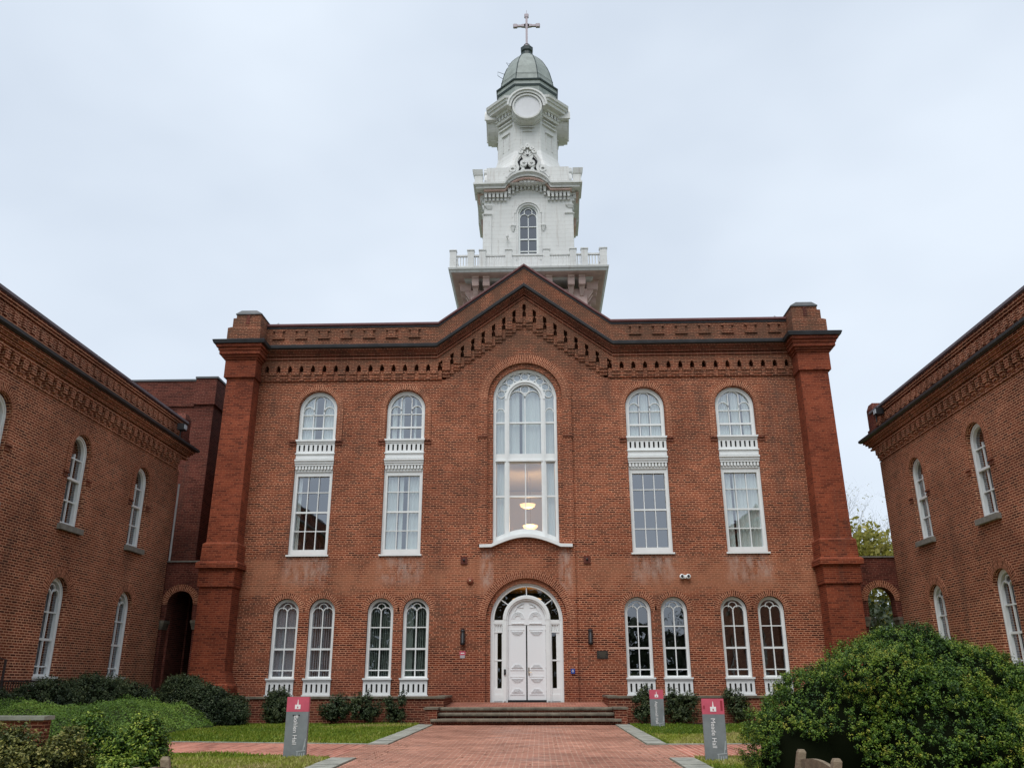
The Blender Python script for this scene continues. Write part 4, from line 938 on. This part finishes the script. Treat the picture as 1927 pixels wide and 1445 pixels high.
st = empty('entrance_steps', 'three stone steps with brick landing in front of the white door', 'steps', (0,0,0))
m = MB(); m._add([(-2.75,-2.6,.43),(2.75,-2.6,.43),(2.75,-.2,.53),(-2.75,-.2,.53)], [(0,1,2,3)]); m.build('landing', BRF if False else brick('brick_landing', (.24,.085,.06), (.36,.14,.10), (.45,.30,.23), ms=.007, bw=.205, rh=.10, squash=1, sqf=2), st)
m = MB(); m.box(-2.80,2.80,-2.9,-2.5,-.2,.36); m.box(-2.84,2.84,-3.25,-2.8,-.2,.20); m.box(-2.88,2.88,-3.5,-3.2,-.2,.055); m.box(-2.75,2.75,-2.6,-.15,-.2,.42); m.build('risers', BRF, st)
m = MB()
for (y0, y1, z, jo) in ((-2.96,-2.58,.445,(-2.8,-1.1,.15,1.5,2.8)), (-3.33,-2.86,.295,(-2.84,-1.9,-.5,1.2,2.84)), (-3.66,-3.2,.14,(-2.88,-2.1,-.1,1.0,2.88))):
    for a, b in zip(jo[:-1], jo[1:]): m.loft([(z-.085,a+.004,b-.004,y0+.01,y1),(z-.05,a+.004,b-.004,y0,y1),(z-.012,a+.004,b-.004,y0+.005,y1),(z,a+.004,b-.004,y0+.03,y1)])
m.build('tread', STONE, st)
for s in (-1,1):
    ch = MB(); a, b = sorted((s*2.69, s*3.06)); ch.box(a, b, -3.58, -2.62, -.2, .40); c_ = ch.build('cheek_wall', BRF, st)
    m = MB(); a, b = sorted((s*2.66, s*3.10)); m.box(a, b, -3.62, -2.60, .401, .455); m.build('cheek_cap', STONE, c_)
for s, xo, lab in ((-1,10.0,'low dark brick planter wall with stone cap left of the steps'), (1,10.0,'low dark brick planter wall with stone cap right of the steps')):
    e = empty('planter_wall', lab, 'wall', group='planter walls beside the steps')
    a, b = sorted((s*2.60, s*xo)); m = MB(); m.box(a, b, -2.59, -2.24, -.2, .70); a2, b2 = sorted((s*2.60, s*2.9)); m.box(a2, b2, -2.239, -.2, -.2, .70); m.build('wall', BRF, e)
    m = MB(); a, b = sorted((s*2.56, s*xo)); m.box(a, b, -2.64, -2.19, .701, .765); a2, b2 = sorted((s*2.56, s*2.94)); m.box(a2, b2, -2.189, -.2, .701, .765); m.build('cap', STONE, e)
    q = MB(); a, b = sorted((s*2.95, s*10)); q.box(a, b, -2.2, -.2, -.1, .45); o = q.build('planting_bed', SOIL); struct(o)
e = empty('low_garden_wall', 'short low brick wall with stone cap at far left behind the clipped bushes', 'wall')
m = MB(); m.box(-14,-9.42,-13.25,-12.95,-.2,.50); m.build('wall', BRF, e); m = MB(); m.box(-14,-9.38,-13.3,-12.9,.501,.575); m.build('cap', BLUE, e)
quad('soil_strip', [(-10.5,-3.15),(-3.1,-3.05),(-3.1,-2.5),(-10.5,-2.5)], .012, SOIL); quad('soil_strip', [(3.1,-3.05),(10.5,-3.15),(10.5,-2.5),(3.1,-2.5)], .012, SOIL)
_r = np.random.RandomState(77); _n = 420; _x = np.where(_r.rand(_n) < .45, np.sign(_r.rand(_n)-.5)*(2.75-np.abs(_r.normal(size=_n))*.35), _r.uniform(-3,2.9,_n)); _y = _r.uniform(-18,-3.4,_n)
FALL = (_r, _x, _y)
# iron railing on the left
e = empty('iron_railing', 'thin dark iron railing along the foot of the left wing', 'railing')
m = MB(); 
m.tube([(-13.0,-9.3,1.24),(-13.0,-5.5,1.24)], .022); m.tube([(-13.0,-9.3,.35),(-13.0,-5.5,.35)], .018); m.build('rail', IRON, e)
m = MB(); m.tube([(-13.0,-9.0,.1),(-13.0,-9.0,1.75),(-13.0,-9.5,1.8)], .03); m.tube([(-13.0,-5.5,.1),(-13.0,-5.5,1.26)], .025); m.build('post', IRON, e)
m = MB()
for i in range(33): y = -9.15+i*.11; m.tube([(-13.0,y,.3),(-13.0,y,1.23)], .011, 5)
m.build('balusters', IRON, e)

# ================================================================ SIGNS
def text_mesh(s, size, m, parent, loc, rot, name='lettering'):
    c = bpy.data.curves.new(name, 'FONT'); c.body = s; c.size = size; c.extrude = .002; c.align_x = 'LEFT'; c.align_y = 'CENTER'
    t = bpy.data.objects.new('tmp', c); COL.objects.link(t); bpy.context.view_layer.update()
    me = bpy.data.meshes.new_from_object(t.evaluated_get(bpy.context.evaluated_depsgraph_get())); bpy.data.objects.remove(t)
    me.materials.clear(); me.materials.append(m); o = bpy.data.objects.new(name, me); COL.objects.link(o); o.parent = parent; o.location = loc; o.rotation_euler = rot; return o
def sign(label, x, y, h, wid, txt, rz, extra=0):
    z0 = gz(y)-.03; e = empty('path_sign', label, 'sign', (x,y,z0), rz, group='upright grey and pink signs beside the path'); hw = wid/2; H = h
    MB().box(-hw, hw, -.045, .045, 0, H-.25).build('grey_panel', SGREY, e); MB().box(-hw-.001, hw+.001, -.046, .046, H-.249, H).build('pink_panel', SPINK, e)
    m = MB(); z = H-.205; m.plate([(-.05,z),(.05,z),(.05,z+.075),(.012,z+.075),(.004,z+.16),(-.004,z+.16),(-.012,z+.075),(-.05,z+.075)], [arch(0,.012,z+.012,z+.045,8)], -.05, -.0461); m.build('emblem', SWHITE, e)
    text_mesh(txt, .105, SWHITE, e, (-.02,-.0475,H-.31), (PI/2, PI/2, 0))
    m = MB(); q = [(hw-.13,.03),(hw-.13,.155)]
    for p in ([(hw-.15,.03),(hw-.15,.15)],[(hw-.17,.15),(hw-.01,.165)],[(hw-.11,.04),(hw-.11,.12)],[(hw-.07,.04),(hw-.07,.12)],[(hw-.03,.04),(hw-.03,.13)],[(hw-.05,.165),(hw-.025,.34)],[(hw-.03,.22),(hw-.02,.36)]): m.strip(p, .012, -.0475, -.0451)
    m.build('pale_building_mark', SMARK, e)
    if extra == 1:
        m = MB(); m.box(-.08,-.02,-.048,-.0451,H-.325,H-.30); m.box(.02,.05,-.048,-.0451,H-.32,H-.30); m.build('worn_spots', FLASH, e)
    if extra == 2:
        m = MB(); m.box(hw-.06,hw-.025,-.05,-.0461,H-.19,H-.03); m.box(-hw+.02,-hw+.045,-.05,-.0461,H-.16,H-.11); m.build('red_mark', SRED, e)
    return e
sign('leaning grey and pink sign reading Bohlen Hall on the left lawn', -3.94, -14.7, 1.06, .40, 'Bohlen Hall', R(1), 1)
sign('grey and pink sign reading Meade Hall right of the path, nearest the big bush', 3.42, -15.3, 1.03, .37, 'Meade Hall', R(-4), 2)
sign('grey and pink sign reading Aspinwall Hall, farthest back on the right near the wall', 3.78, -5.0, 1.05, .39, 'Aspinwall Hall', R(-3))

# ================================================================ BENCHES
def bench(label, x, y, rz):
    e = empty('garden_bench', label, 'bench', (x,y,gz(y)), rz, group='wooden garden benches')
    W, H = .84, .79
    for s in (-1, 1):
        m = MB(); m.loft([(0,s*W/2-.03,s*W/2+.03,.22,.28),(.42,s*W/2-.03,s*W/2+.03,.22,.28),(H,s*W/2-.03,s*W/2+.03,.30,.36),(H+.02,s*W/2-.02,s*W/2+.02,.31,.35)]); m.build('leg', WOOD, e)
        m = MB(); m.box(s*W/2-.03,s*W/2+.03,-.28,-.22,0,.58); m.build('leg', WOOD, e)
        m = MB(); m.box(s*W/2-.035,s*W/2+.035,-.30,.30,.581,.61); m.build('armrest', WOOD, e)
    m = MB(); m.plate([(-W/2+.03,H-.16),(W/2-.03,H-.16),(W/2-.03,H-.05)] + [(W/2-.03-(W-.06)*i/10, H-.05+.03*math.sin(PI*i/10)) for i in range(1,10)] + [(-W/2+.03,H-.05)], [], .31, .345)
    for i in range(9): xx = -W/2+.08+i*(W-.16)/8; m.box(xx-.014, xx+.014, .29, .31, .48, H-.15)
    m.box(-W/2+.03,W/2-.03,.255,.295,.46,.50); m.build('backrest', WOOD, e)
    m = MB()
    for i in range(6): yy = -.26+i*.095; m.box(-W/2+.03,W/2-.03,yy,yy+.075,.38,.405)
    m.build('seat', WOOD, e)
bench('weathered wooden garden bench under the big bush on the right, back rail showing', 2.17, -24.12, R(-90))
bench('weathered wooden garden bench at the left edge of the path beside the clipped bushes', -1.876, -24.72, R(101))

# ================================================================ PLANTS
def leaf_mat(name, cols, rough=.5, sub=.12):
    m = bpy.data.materials.new(name); m.use_nodes = True; t = m.node_tree; g = G(t); b = t.nodes['Principled BSDF']
    a = g.n('ShaderNodeAttribute', attribute_name='tint').outputs['Fac']
    x = g.n('ShaderNodeValToRGB'); e = x.color_ramp.elements
    while len(e) < len(cols): e.new(.5)
    for i, c in enumerate(cols): e[i].position = i/(len(cols)-1); e[i].color = (*c, 1)
    t.links.new(a, x.inputs[0]); t.links.new(x.outputs[0], b.inputs['Base Color']); b.inputs['Roughness'].default_value = rough; b.inputs['Specular IOR Level'].default_value = .25
    tr = g.n('ShaderNodeBsdfTranslucent'); t.links.new(x.outputs[0], tr.inputs[0]); ms = g.n('ShaderNodeMixShader'); ms.inputs[0].default_value = sub
    o = t.nodes['Material Output']; t.links.new(b.outputs[0], ms.inputs[1]); t.links.new(tr.outputs[0], ms.inputs[2]); t.links.new(ms.outputs[0], o.inputs[0])
    MATS[name] = m; return m
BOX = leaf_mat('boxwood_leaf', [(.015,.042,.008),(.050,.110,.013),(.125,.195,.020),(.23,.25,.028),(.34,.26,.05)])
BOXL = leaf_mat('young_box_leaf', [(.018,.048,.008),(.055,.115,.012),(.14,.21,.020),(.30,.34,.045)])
BOXO = leaf_mat('olive_box_leaf', [(.035,.050,.012),(.085,.095,.020),(.17,.165,.035),(.27,.24,.07)])
SHR = leaf_mat('dark_shrub_leaf', [(.012,.024,.011),(.032,.052,.022),(.062,.085,.034),(.11,.13,.055)])
GCV = leaf_mat('ground_cover_leaf', [(.045,.095,.014),(.10,.185,.025),(.17,.27,.038),(.28,.34,.08)])
GRASS = leaf_mat('grass_blade', [(.070,.13,.014),(.16,.24,.024),(.29,.33,.045),(.46,.38,.18)], sub=.35)
SPRING = leaf_mat('spring_leaf', [(.15,.15,.028),(.29,.27,.05),(.42,.37,.11)], sub=.4)
EVER = leaf_mat('evergreen_leaf', [(.012,.022,.010),(.03,.045,.016),(.05,.07,.025)])
TWIG = mat('bark', (.06,.048,.038), .9, var=.3, vscale=8)
CORE = mat('shrub_shade_core', (.006,.008,.004), 1, spec=0)  # near-black colour standing in for the shade inside the shrubs

def quads_mesh(name, c, u, v, tint, m, parent=None):
    n = len(c); P = np.stack([c-u-v*.6, c+u*.25-v, c+u, c-u*.25+v], 1).reshape(-1,3)
    me = bpy.data.meshes.new(name); me.vertices.add(4*n); me.vertices.foreach_set('co', P.astype(np.float32).ravel())
    me.loops.add(4*n); me.loops.foreach_set('vertex_index', np.arange(4*n, dtype=np.int32)); me.polygons.add(n)
    me.polygons.foreach_set('loop_start', np.arange(0,4*n,4,dtype=np.int32)); me.polygons.foreach_set('loop_total', np.full(n,4,dtype=np.int32))
    at = me.attributes.new('tint', 'FLOAT', 'POINT'); at.data.foreach_set('value', np.repeat(np.clip(tint,0,1),4).astype(np.float32))
    me.materials.append(m); me.update(calc_edges=True); o = bpy.data.objects.new(name, me); COL.objects.link(o)
    if parent: o.parent = parent
    return o
def hashn(p, s, seed=0):    # smooth pseudo noise
    r = np.random.RandomState(seed); out_ = np.zeros(len(p))
    for k in range(7):
        d = r.normal(size=3); d /= np.linalg.norm(d); out_ += np.sin(p@d*s*(1+.45*k)+r.rand()*6.28)/(1+.35*k)
    return out_/3.2
def leaf_cloud(name, blobs, n, size, m, seed, parent=None, zmin=0., bump=.08, bs=5., tb=.45, tv=.22, depth=.12, cut=None, up=.3, tip=.35, tuft=0, per=26):
    rs = np.random.RandomState(seed); B_ = np.array(blobs, float); area = B_[:,3]*B_[:,4]+B_[:,4]*B_[:,5]+B_[:,3]*B_[:,5]
    want = n//per if tuft else n
    k = rs.choice(len(B_), size=int(want*2.6), p=area/area.sum()); d = rs.normal(size=(len(k),3)); d /= np.linalg.norm(d, axis=1)[:,None]
    c0, rr = B_[k,:3], B_[k,3:6]; p0 = c0+d*rr
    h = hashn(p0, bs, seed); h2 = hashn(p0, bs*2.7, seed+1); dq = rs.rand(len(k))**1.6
    f = 1+bump*h/np.minimum(1.2,rr.mean(1))+bump*.5*h2 - depth*dq/np.maximum(.3,rr.mean(1))
    p = c0+d*rr*f[:,None]; keep = p[:,2] > zmin
    for j in range(len(B_)):
        q = (((p-B_[j,:3])/B_[j,3:6])**2).sum(1); keep &= ~((q < .72) & (k != j))
    if cut is not None: keep &= ~cut(p)
    keep &= rs.rand(len(p)) > .25*(h2 < -.45)
    p, d, h, h2, dq = p[keep][:want], d[keep][:want], h[keep][:want], h2[keep][:want], dq[keep][:want]
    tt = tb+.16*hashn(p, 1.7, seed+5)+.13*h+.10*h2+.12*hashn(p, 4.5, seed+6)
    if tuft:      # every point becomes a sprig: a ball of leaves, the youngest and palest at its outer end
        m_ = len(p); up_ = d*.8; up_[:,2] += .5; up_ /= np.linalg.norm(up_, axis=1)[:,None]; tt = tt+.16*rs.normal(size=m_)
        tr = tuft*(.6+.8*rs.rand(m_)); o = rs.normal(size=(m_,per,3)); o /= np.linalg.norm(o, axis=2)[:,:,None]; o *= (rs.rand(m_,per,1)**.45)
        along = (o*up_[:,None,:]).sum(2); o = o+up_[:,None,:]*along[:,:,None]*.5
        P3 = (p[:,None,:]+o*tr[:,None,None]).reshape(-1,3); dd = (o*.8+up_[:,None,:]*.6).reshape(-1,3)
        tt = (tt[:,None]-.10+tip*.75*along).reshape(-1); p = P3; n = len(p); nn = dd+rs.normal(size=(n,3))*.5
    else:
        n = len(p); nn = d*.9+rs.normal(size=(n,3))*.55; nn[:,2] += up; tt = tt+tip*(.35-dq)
    nn /= np.linalg.norm(nn, axis=1)[:,None]
    t = rs.normal(size=(n,3)); u = np.cross(nn, t); u /= np.linalg.norm(u, axis=1)[:,None]; v = np.cross(nn, u)
    s = size*(.65+.7*rs.rand(n)); tint = tt+tv*rs.normal(size=n)*.45
    return quads_mesh(name, p, u*s[:,None], v*(s*.5)[:,None], tint, m, parent)
def pillows(blobs, n, seed, r0=.22, r1=.42, zf=.72):   # boughs bulging out of the main mass
    r = np.random.RandomState(seed); B_ = np.array(blobs, float); out_ = list(blobs)
    for i in range(n):
        b = B_[r.randint(len(B_))]; d = r.normal(size=3); d[2] = abs(d[2])*.8; d /= np.linalg.norm(d); a = r.uniform(r0, r1); c = b[:3]+d*b[3:6]*.80
        out_.append((c[0], c[1], c[2], a, a*.9, a*zf))
    return out_
def core(blobs, parent, k=.86, zmin=-.2, name='dark_core'):  # solid dark lobes added to block the view through the leaves
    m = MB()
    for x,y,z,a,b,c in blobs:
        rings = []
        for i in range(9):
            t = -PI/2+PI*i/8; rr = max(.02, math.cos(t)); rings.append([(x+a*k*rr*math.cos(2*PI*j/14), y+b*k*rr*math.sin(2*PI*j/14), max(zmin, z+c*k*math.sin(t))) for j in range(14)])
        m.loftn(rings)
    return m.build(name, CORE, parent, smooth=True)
def shrub(label, blobs, n, size, m, seed, cat='bush', name='shrub', group=None, k=.84, ncore=0, **kw):
    x, y = blobs[0][0], blobs[0][1]; e = empty(name, label, cat, (x,y,gz(y)), group=group)
    B2 = [(b[0]-x, b[1]-y, b[2]-gz(y), *b[3:]) for b in blobs]
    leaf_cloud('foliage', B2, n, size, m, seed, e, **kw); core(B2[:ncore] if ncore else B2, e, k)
    return e

FLF = leaf_mat('fallen_leaf', [(.05,.025,.012),(.14,.07,.03),(.30,.19,.09)])
_r, _x, _y = FALL; _c = np.stack([_x, _y, -.045+.0035*(_y+3.3)+.014+_r.rand(len(_x))*.004],1); _t = _r.rand(len(_x))*6.28; _s = .012+.02*_r.rand(len(_x))
_u = np.stack([np.cos(_t)*_s, np.sin(_t)*_s, .002+0*_t],1); _v = np.stack([-np.sin(_t)*_s*.6, np.cos(_t)*_s*.6, .003+0*_t],1)
o = quads_mesh('fallen_leaves', _c, _u, _v, _r.rand(len(_x)), FLF); tag(o, 'small brown fallen leaves and crumbs scattered over the brick path', 'leaf litter'); o['kind'] = 'stuff'
# big boxwood on the right
bb = [(5.15,-19.6,.55,1.55,1.3,1.22),(4.05,-19.9,.55,.95,.9,.85),(3.55,-20.1,.30,.66,.6,.80),(5.8,-19.5,.5,1.0,1.0,1.0),
      (5.0,-20.5,.35,.95,.85,.95),(5.9,-21.0,.15,1.0,.9,.9),(6.75,-20.6,.0,1.0,1.0,.72),(4.55,-20.3,1.05,.6,.55,.45),(5.5,-20.2,1.1,.7,.6,.5),(5.05,-19.8,1.40,.7,.6,.44),(6.15,-20.0,.7,.5,.5,.42)]
def cavity(p): # hollow under the skirt at the left front where the bench stands
    q = p+np.array([bb[0][0], bb[0][1], gz(bb[0][1])]); 
    return (((q[:,0]-3.52)/.50)**2 + ((q[:,1]+20.8)/.75)**2 + ((q[:,2]-.12)/.62)**2) < 1+.6*hashn(q,5,9)
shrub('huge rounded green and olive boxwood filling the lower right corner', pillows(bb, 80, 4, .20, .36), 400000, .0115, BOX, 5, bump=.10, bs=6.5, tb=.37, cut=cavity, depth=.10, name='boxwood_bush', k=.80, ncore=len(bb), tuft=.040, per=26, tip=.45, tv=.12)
# clipped bushes lower left
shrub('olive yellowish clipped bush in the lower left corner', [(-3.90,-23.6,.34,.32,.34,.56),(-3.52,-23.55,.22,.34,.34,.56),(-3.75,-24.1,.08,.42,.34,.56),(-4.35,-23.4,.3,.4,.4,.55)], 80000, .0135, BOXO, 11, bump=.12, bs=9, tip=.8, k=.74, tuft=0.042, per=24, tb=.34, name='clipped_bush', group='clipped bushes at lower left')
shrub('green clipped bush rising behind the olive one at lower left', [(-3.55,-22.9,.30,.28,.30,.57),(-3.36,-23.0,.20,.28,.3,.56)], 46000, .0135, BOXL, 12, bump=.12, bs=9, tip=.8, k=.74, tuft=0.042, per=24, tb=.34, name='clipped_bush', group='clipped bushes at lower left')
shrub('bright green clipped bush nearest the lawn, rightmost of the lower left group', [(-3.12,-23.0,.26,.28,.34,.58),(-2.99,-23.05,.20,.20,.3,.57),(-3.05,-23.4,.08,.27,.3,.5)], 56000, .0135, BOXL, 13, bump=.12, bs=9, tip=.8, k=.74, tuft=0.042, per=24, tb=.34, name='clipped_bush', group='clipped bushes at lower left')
# dark shrubs along the buildings
shrub('long dark green shrub mass at the foot of the left wing', [(-12.0,-6.4,.58,1.0,1.0,.82),(-12.4,-7.9,.55,.8,1.0,.70),(-11.4,-5.4,.45,.8,.8,.75),(-12.9,-9.6,.42,.7,.9,.60)], 60000, .026, SHR, 21, bump=.15, bs=5, tuft=.085, per=18, tip=.4, tb=.42)
shrub('dark green shrub before the archway and left corner pier', [(-10.4,-3.9,.55,.85,.7,.88),(-9.55,-4.1,.40,.75,.6,.72),(-8.95,-3.7,.25,.5,.5,.55)], 48000, .026, SHR, 22, bump=.15, bs=5, tuft=.085, per=18, tip=.4, tb=.42)
def small(label, x, y, w_, h, n, seed, m=SHR, g='shrubs along the planter walls'):
    w_ *= 1.22; r = random.Random(seed); bl = [(x, y, h*.36, w_*.75, w_*.5, h*.40)]
    for i in range(7):
        a = r.uniform(0, 2*PI); q = r.uniform(.25, .8)*w_; hh = r.uniform(.3, .82)*h
        bl.append((x+q*math.cos(a), y+q*.6*math.sin(a), hh, w_*r.uniform(.22,.42), w_*.3, h*r.uniform(.16,.28)))
    shrub(label, bl, n*2, .026, m, seed, bump=.16, bs=8, group=g, depth=.3, k=.5, tb=.48, tuft=.07, per=14, tip=.4)
small('dark leafy shrub left of the Bohlen Hall sign against the planter wall', -7.75, -3.1, .55, 1.05, 5200, 31)
small('loose green shrub just right of the Bohlen Hall sign', -5.95, -3.1, .48, .86, 3200, 32)
small('green shrub second from the steps on the left side', -4.95, -3.1, .45, .88, 3000, 33)
small('small round shrub nearest the steps on the left side', -4.02, -3.0, .34, .78, 2200, 34)
small('dark upright shrub behind the Aspinwall Hall sign', 3.65, -3.1, .34, .98, 3200, 35)
small('spreading dark shrub between the Aspinwall Hall and Meade Hall signs', 4.8, -3.1, .52, .92, 4200, 36)
small('small shrub sprouting over the planter wall beside the big boxwood', 6.6, -2.9, .35, 1.0, 2200, 37)

# ground cover bank on the left
rs = np.random.RandomState(8)
def bank_h(x, y):
    t = np.clip((-8.95-x)/1.3,0,1); a = np.clip((y+12.6)/1.6,0,1)*np.clip((-2.6-y)/1.2,0,1)
    return (.62*t*t*(3-2*t))*a*(1+.14*np.sin(x*1.9+y*1.3)+.06*np.sin(x*5.1-y*4.2))
gx, gy = np.meshgrid(np.linspace(-13.1,-8.0,40), np.linspace(-12.8,-2.5,60)); hz = bank_h(gx,gy)
me = bpy.data.meshes.new('bank'); vv_ = [(float(a),float(b),float(c+gz(b)-.01)) for a,b,c in zip(gx.ravel(),gy.ravel(),hz.ravel())]
me.from_pydata(vv_, [], [(j*40+i, j*40+i+1, (j+1)*40+i+1, (j+1)*40+i) for j in range(59) for i in range(39)]); me.materials.append(mat('bank_soil', (.035,.05,.015), .95)); ob = bpy.data.objects.new('bank', me); COL.objects.link(ob); struct(ob)
n = 90000; x = rs.uniform(-13.05,-8.0,n); y = rs.uniform(-12.7,-2.5,n); h = bank_h(x,y); k = h > .03; x, y, h = x[k], y[k], h[k]; n = len(x)
c = np.stack([x, y, h-.05+.0035*(y+3.3)+rs.rand(n)*.22*np.clip(.5+.9*hashn(np.stack([x,y,h],1),4.5,4),.05,1.3)+.02], 1)
nn = rs.normal(size=(n,3))*.5+np.array([.2,-.3,.8]); nn /= np.linalg.norm(nn,axis=1)[:,None]; u = np.cross(nn, rs.normal(size=(n,3))); u /= np.linalg.norm(u,axis=1)[:,None]; v = np.cross(nn,u); s = .022*(.7+.6*rs.rand(n))
o = quads_mesh('ground_cover', c, u*s[:,None], v*(s*.55)[:,None], .36+.16*rs.normal(size=n)+.30*hashn(c,2.2,3)+.2*hashn(c,6.,5), GCV); tag(o, 'bright green leafy ground cover on the bank below the left wing', 'ground cover'); o['kind'] = 'stuff'

# grass
def grass(name, label, regs, seed, dens, hgt=.055):
    rs = np.random.RandomState(seed); C_ = []
    for (x0,x1,y0,y1,dn) in regs:
        n = int((x1-x0)*(y1-y0)*dens*dn); C_.append(np.stack([rs.uniform(x0,x1,n), rs.uniform(y0,y1,n)],1))
    P_ = np.concatenate(C_); x, y = P_[:,0], P_[:,1]
    k = np.ones(len(x), bool); k &= ~((x > -3.27) & (x < 3.13))
    # keep the cross paths free
    fl = -11.45+(x+3.25)*(-9.64+11.42)/(-10.75); nl = -14.75+(x+3.25)*(-14.75+13.0)/(4.75)
    k &= ~((x < -3.2) & (y < fl+.15) & (y > np.where(x > -8, nl, -13.0+(x+8)*(1.1/-6))-.0))
    fr_ = -11.55+(x-3.12)*.06; nr_ = -14.75+(x-3.12)*.124; k &= ~((x > 3.1) & (y < fr_+.18) & (y > nr_))
    k &= ~((x < -8.2) & (bank_h(x,y) > .03))
    x, y = x[k], y[k]; n = len(x); p3 = np.stack([x,y,0*x],1); pat = hashn(p3, 1.1, 40); pat2 = hashn(p3, 3.1, 41)
    dry = hashn(p3*np.array([.6,1.4,1]), 1.3, 43)
    hh = hgt*(.45+rs.rand(n))*(1+.6*pat2+.35*pat)
    th = rs.rand(n)*6.283; w_ = .009+.012*rs.rand(n)
    u = np.stack([np.cos(th)*w_, np.sin(th)*w_, 0*th],1); lean = rs.normal(size=(n,2))*.4
    v = np.stack([lean[:,0]*hh, lean[:,1]*hh, hh],1)*.5
    c = np.stack([x, y, -.045+.0035*(y+3.3)+hh*.45],1)
    right = (x > 3.2) & (y < -8.3) & (y > -11.6)
    tint = .36+.16*rs.normal(size=n)+.22*pat+.15*pat2
    tint = np.where(right | ((y < -14.6) & (dry > -.1)) | (dry > .50), tint*.4+.60+.15*pat2, tint)
    tint = np.where((x > 3.2) & (y > -8.3), tint-.16, tint)
    o = quads_mesh(name, c, u, v, tint, GRASS); tag(o, label, 'grass'); o['kind'] = 'stuff'
grass('grass', 'short spring grass of the lawns either side of the brick path', [(-12,-3.26,-11.6,-2.9,1),(-9,-3.26,-17.5,-14.0,1.5),(3.12,8,-11.7,-3.6,1),(3.12,6.5,-17.5,-14.0,1.5)], 50, 800)

# trees
def tree(label, x, y, h, seed, leaf=None, nleaf=3000, lsize=.09, spread=.55, depth=5, trunk=.22, lean=0, name='tree', group=None, ls=.55):
    rnd = random.Random(seed); e = empty(name, label, 'tree', (x,y,gz(y)), group=group); m = MB(); tips = []
    def br(p, d, l, r, k):
        n = 4; pts = [p]; rad = [r]; q = Vector(p); dd = Vector(d)
        for i in range(n):
            dd = (dd + Vector((rnd.uniform(-1,1), rnd.uniform(-1,1), rnd.uniform(-.3,.6)))*.16).normalized(); q = q+dd*l/n; pts.append(tuple(q)); rad.append(r*(1-.45*(i+1)/n))
        m.tube(pts, rad, 6 if k > 2 else 4)
        if k <= 1: tips.extend(pts[1:])
        if k > 0:
            for j in range(3 if k > 1 else 4):
                i = rnd.randint(1, n) if j else n; a = rnd.uniform(0, 2*PI); sd_ = Vector((math.cos(a), math.sin(a), rnd.uniform(.0,.7)))
                br(pts[i], (dd*(1-spread)+sd_*spread).normalized(), l*rnd.uniform(.58,.8), rad[i]*.62, k-1)
    br((0,0,0), (lean,0,1), h*.34, trunk, depth)
    m.build('trunk', TWIG, e)
    if leaf:
        rs = np.random.RandomState(seed); T_ = np.array(tips); c = T_[rs.randint(0,len(T_),nleaf)]+rs.normal(size=(nleaf,3))*ls*np.array([1,1,.7])
        nn = rs.normal(size=(nleaf,3)); nn /= np.linalg.norm(nn,axis=1)[:,None]; u = np.cross(nn, rs.normal(size=(nleaf,3))); u /= np.linalg.norm(u,axis=1)[:,None]; v = np.cross(nn,u); s = lsize*(.6+.8*rs.rand(nleaf))
        quads_mesh('crown', c, u*s[:,None], v*(s*.6)[:,None], .5+.3*rs.normal(size=nleaf), leaf, e)
    return e
tree('tree in yellow green spring leaf seen between hall and right wing', 20.6, 20, 12.2, 71, SPRING, 5200, .15, group='trees behind the right link wall', depth=5, ls=.45)
tree('nearly bare taller tree with fine branches beside the right wing', 21.5, 21.5, 18.5, 75, SPRING, 700, .045, group='trees behind the right link wall', depth=6, trunk=.42)
tree('dark evergreen tree glimpsed through the right archway', 17.2, 13.5, 7.0, 78, EVER, 1500, .11, spread=.7, ls=.5)
# trees on the far side of the court, behind the camera: the window glass mirrors them
for i, (x, y, h) in enumerate(((-30,-92,13),(-16,-97,11),(-4,-90,12),(9,-96,13),(21,-90,14),(34,-95,13),(48,-90,12))):
    tree('tall tree across the court, %s of seven from the left, only mirrored in the windows' % ('first','second','third','fourth','fifth','sixth','seventh')[i], x, y, h, 90+i, EVER, 2600 if x < 5 else 420, .42 if x < 5 else .16, spread=.6, depth=4, trunk=.35, group='trees across the court', ls=1.0)
hb = [(-72+i*6.5, -100, 3, 6.5, 3, (14.5 if i < 12 else 6.0)+1.2*math.sin(i*2.1)) for i in range(22)]  # unseen belt, its heights shaped so the lower windows mirror something dark
o = leaf_cloud('reflection_hedge', [(a,b,c,d,e_,f_) for a,b,c,d,e_,f_ in hb], 26000, .62, EVER, 66, zmin=0); tag(o, 'unseen dark leafy belt behind the camera, added to darken the window reflections', 'shrubbery'); o['kind'] = 'stuff'
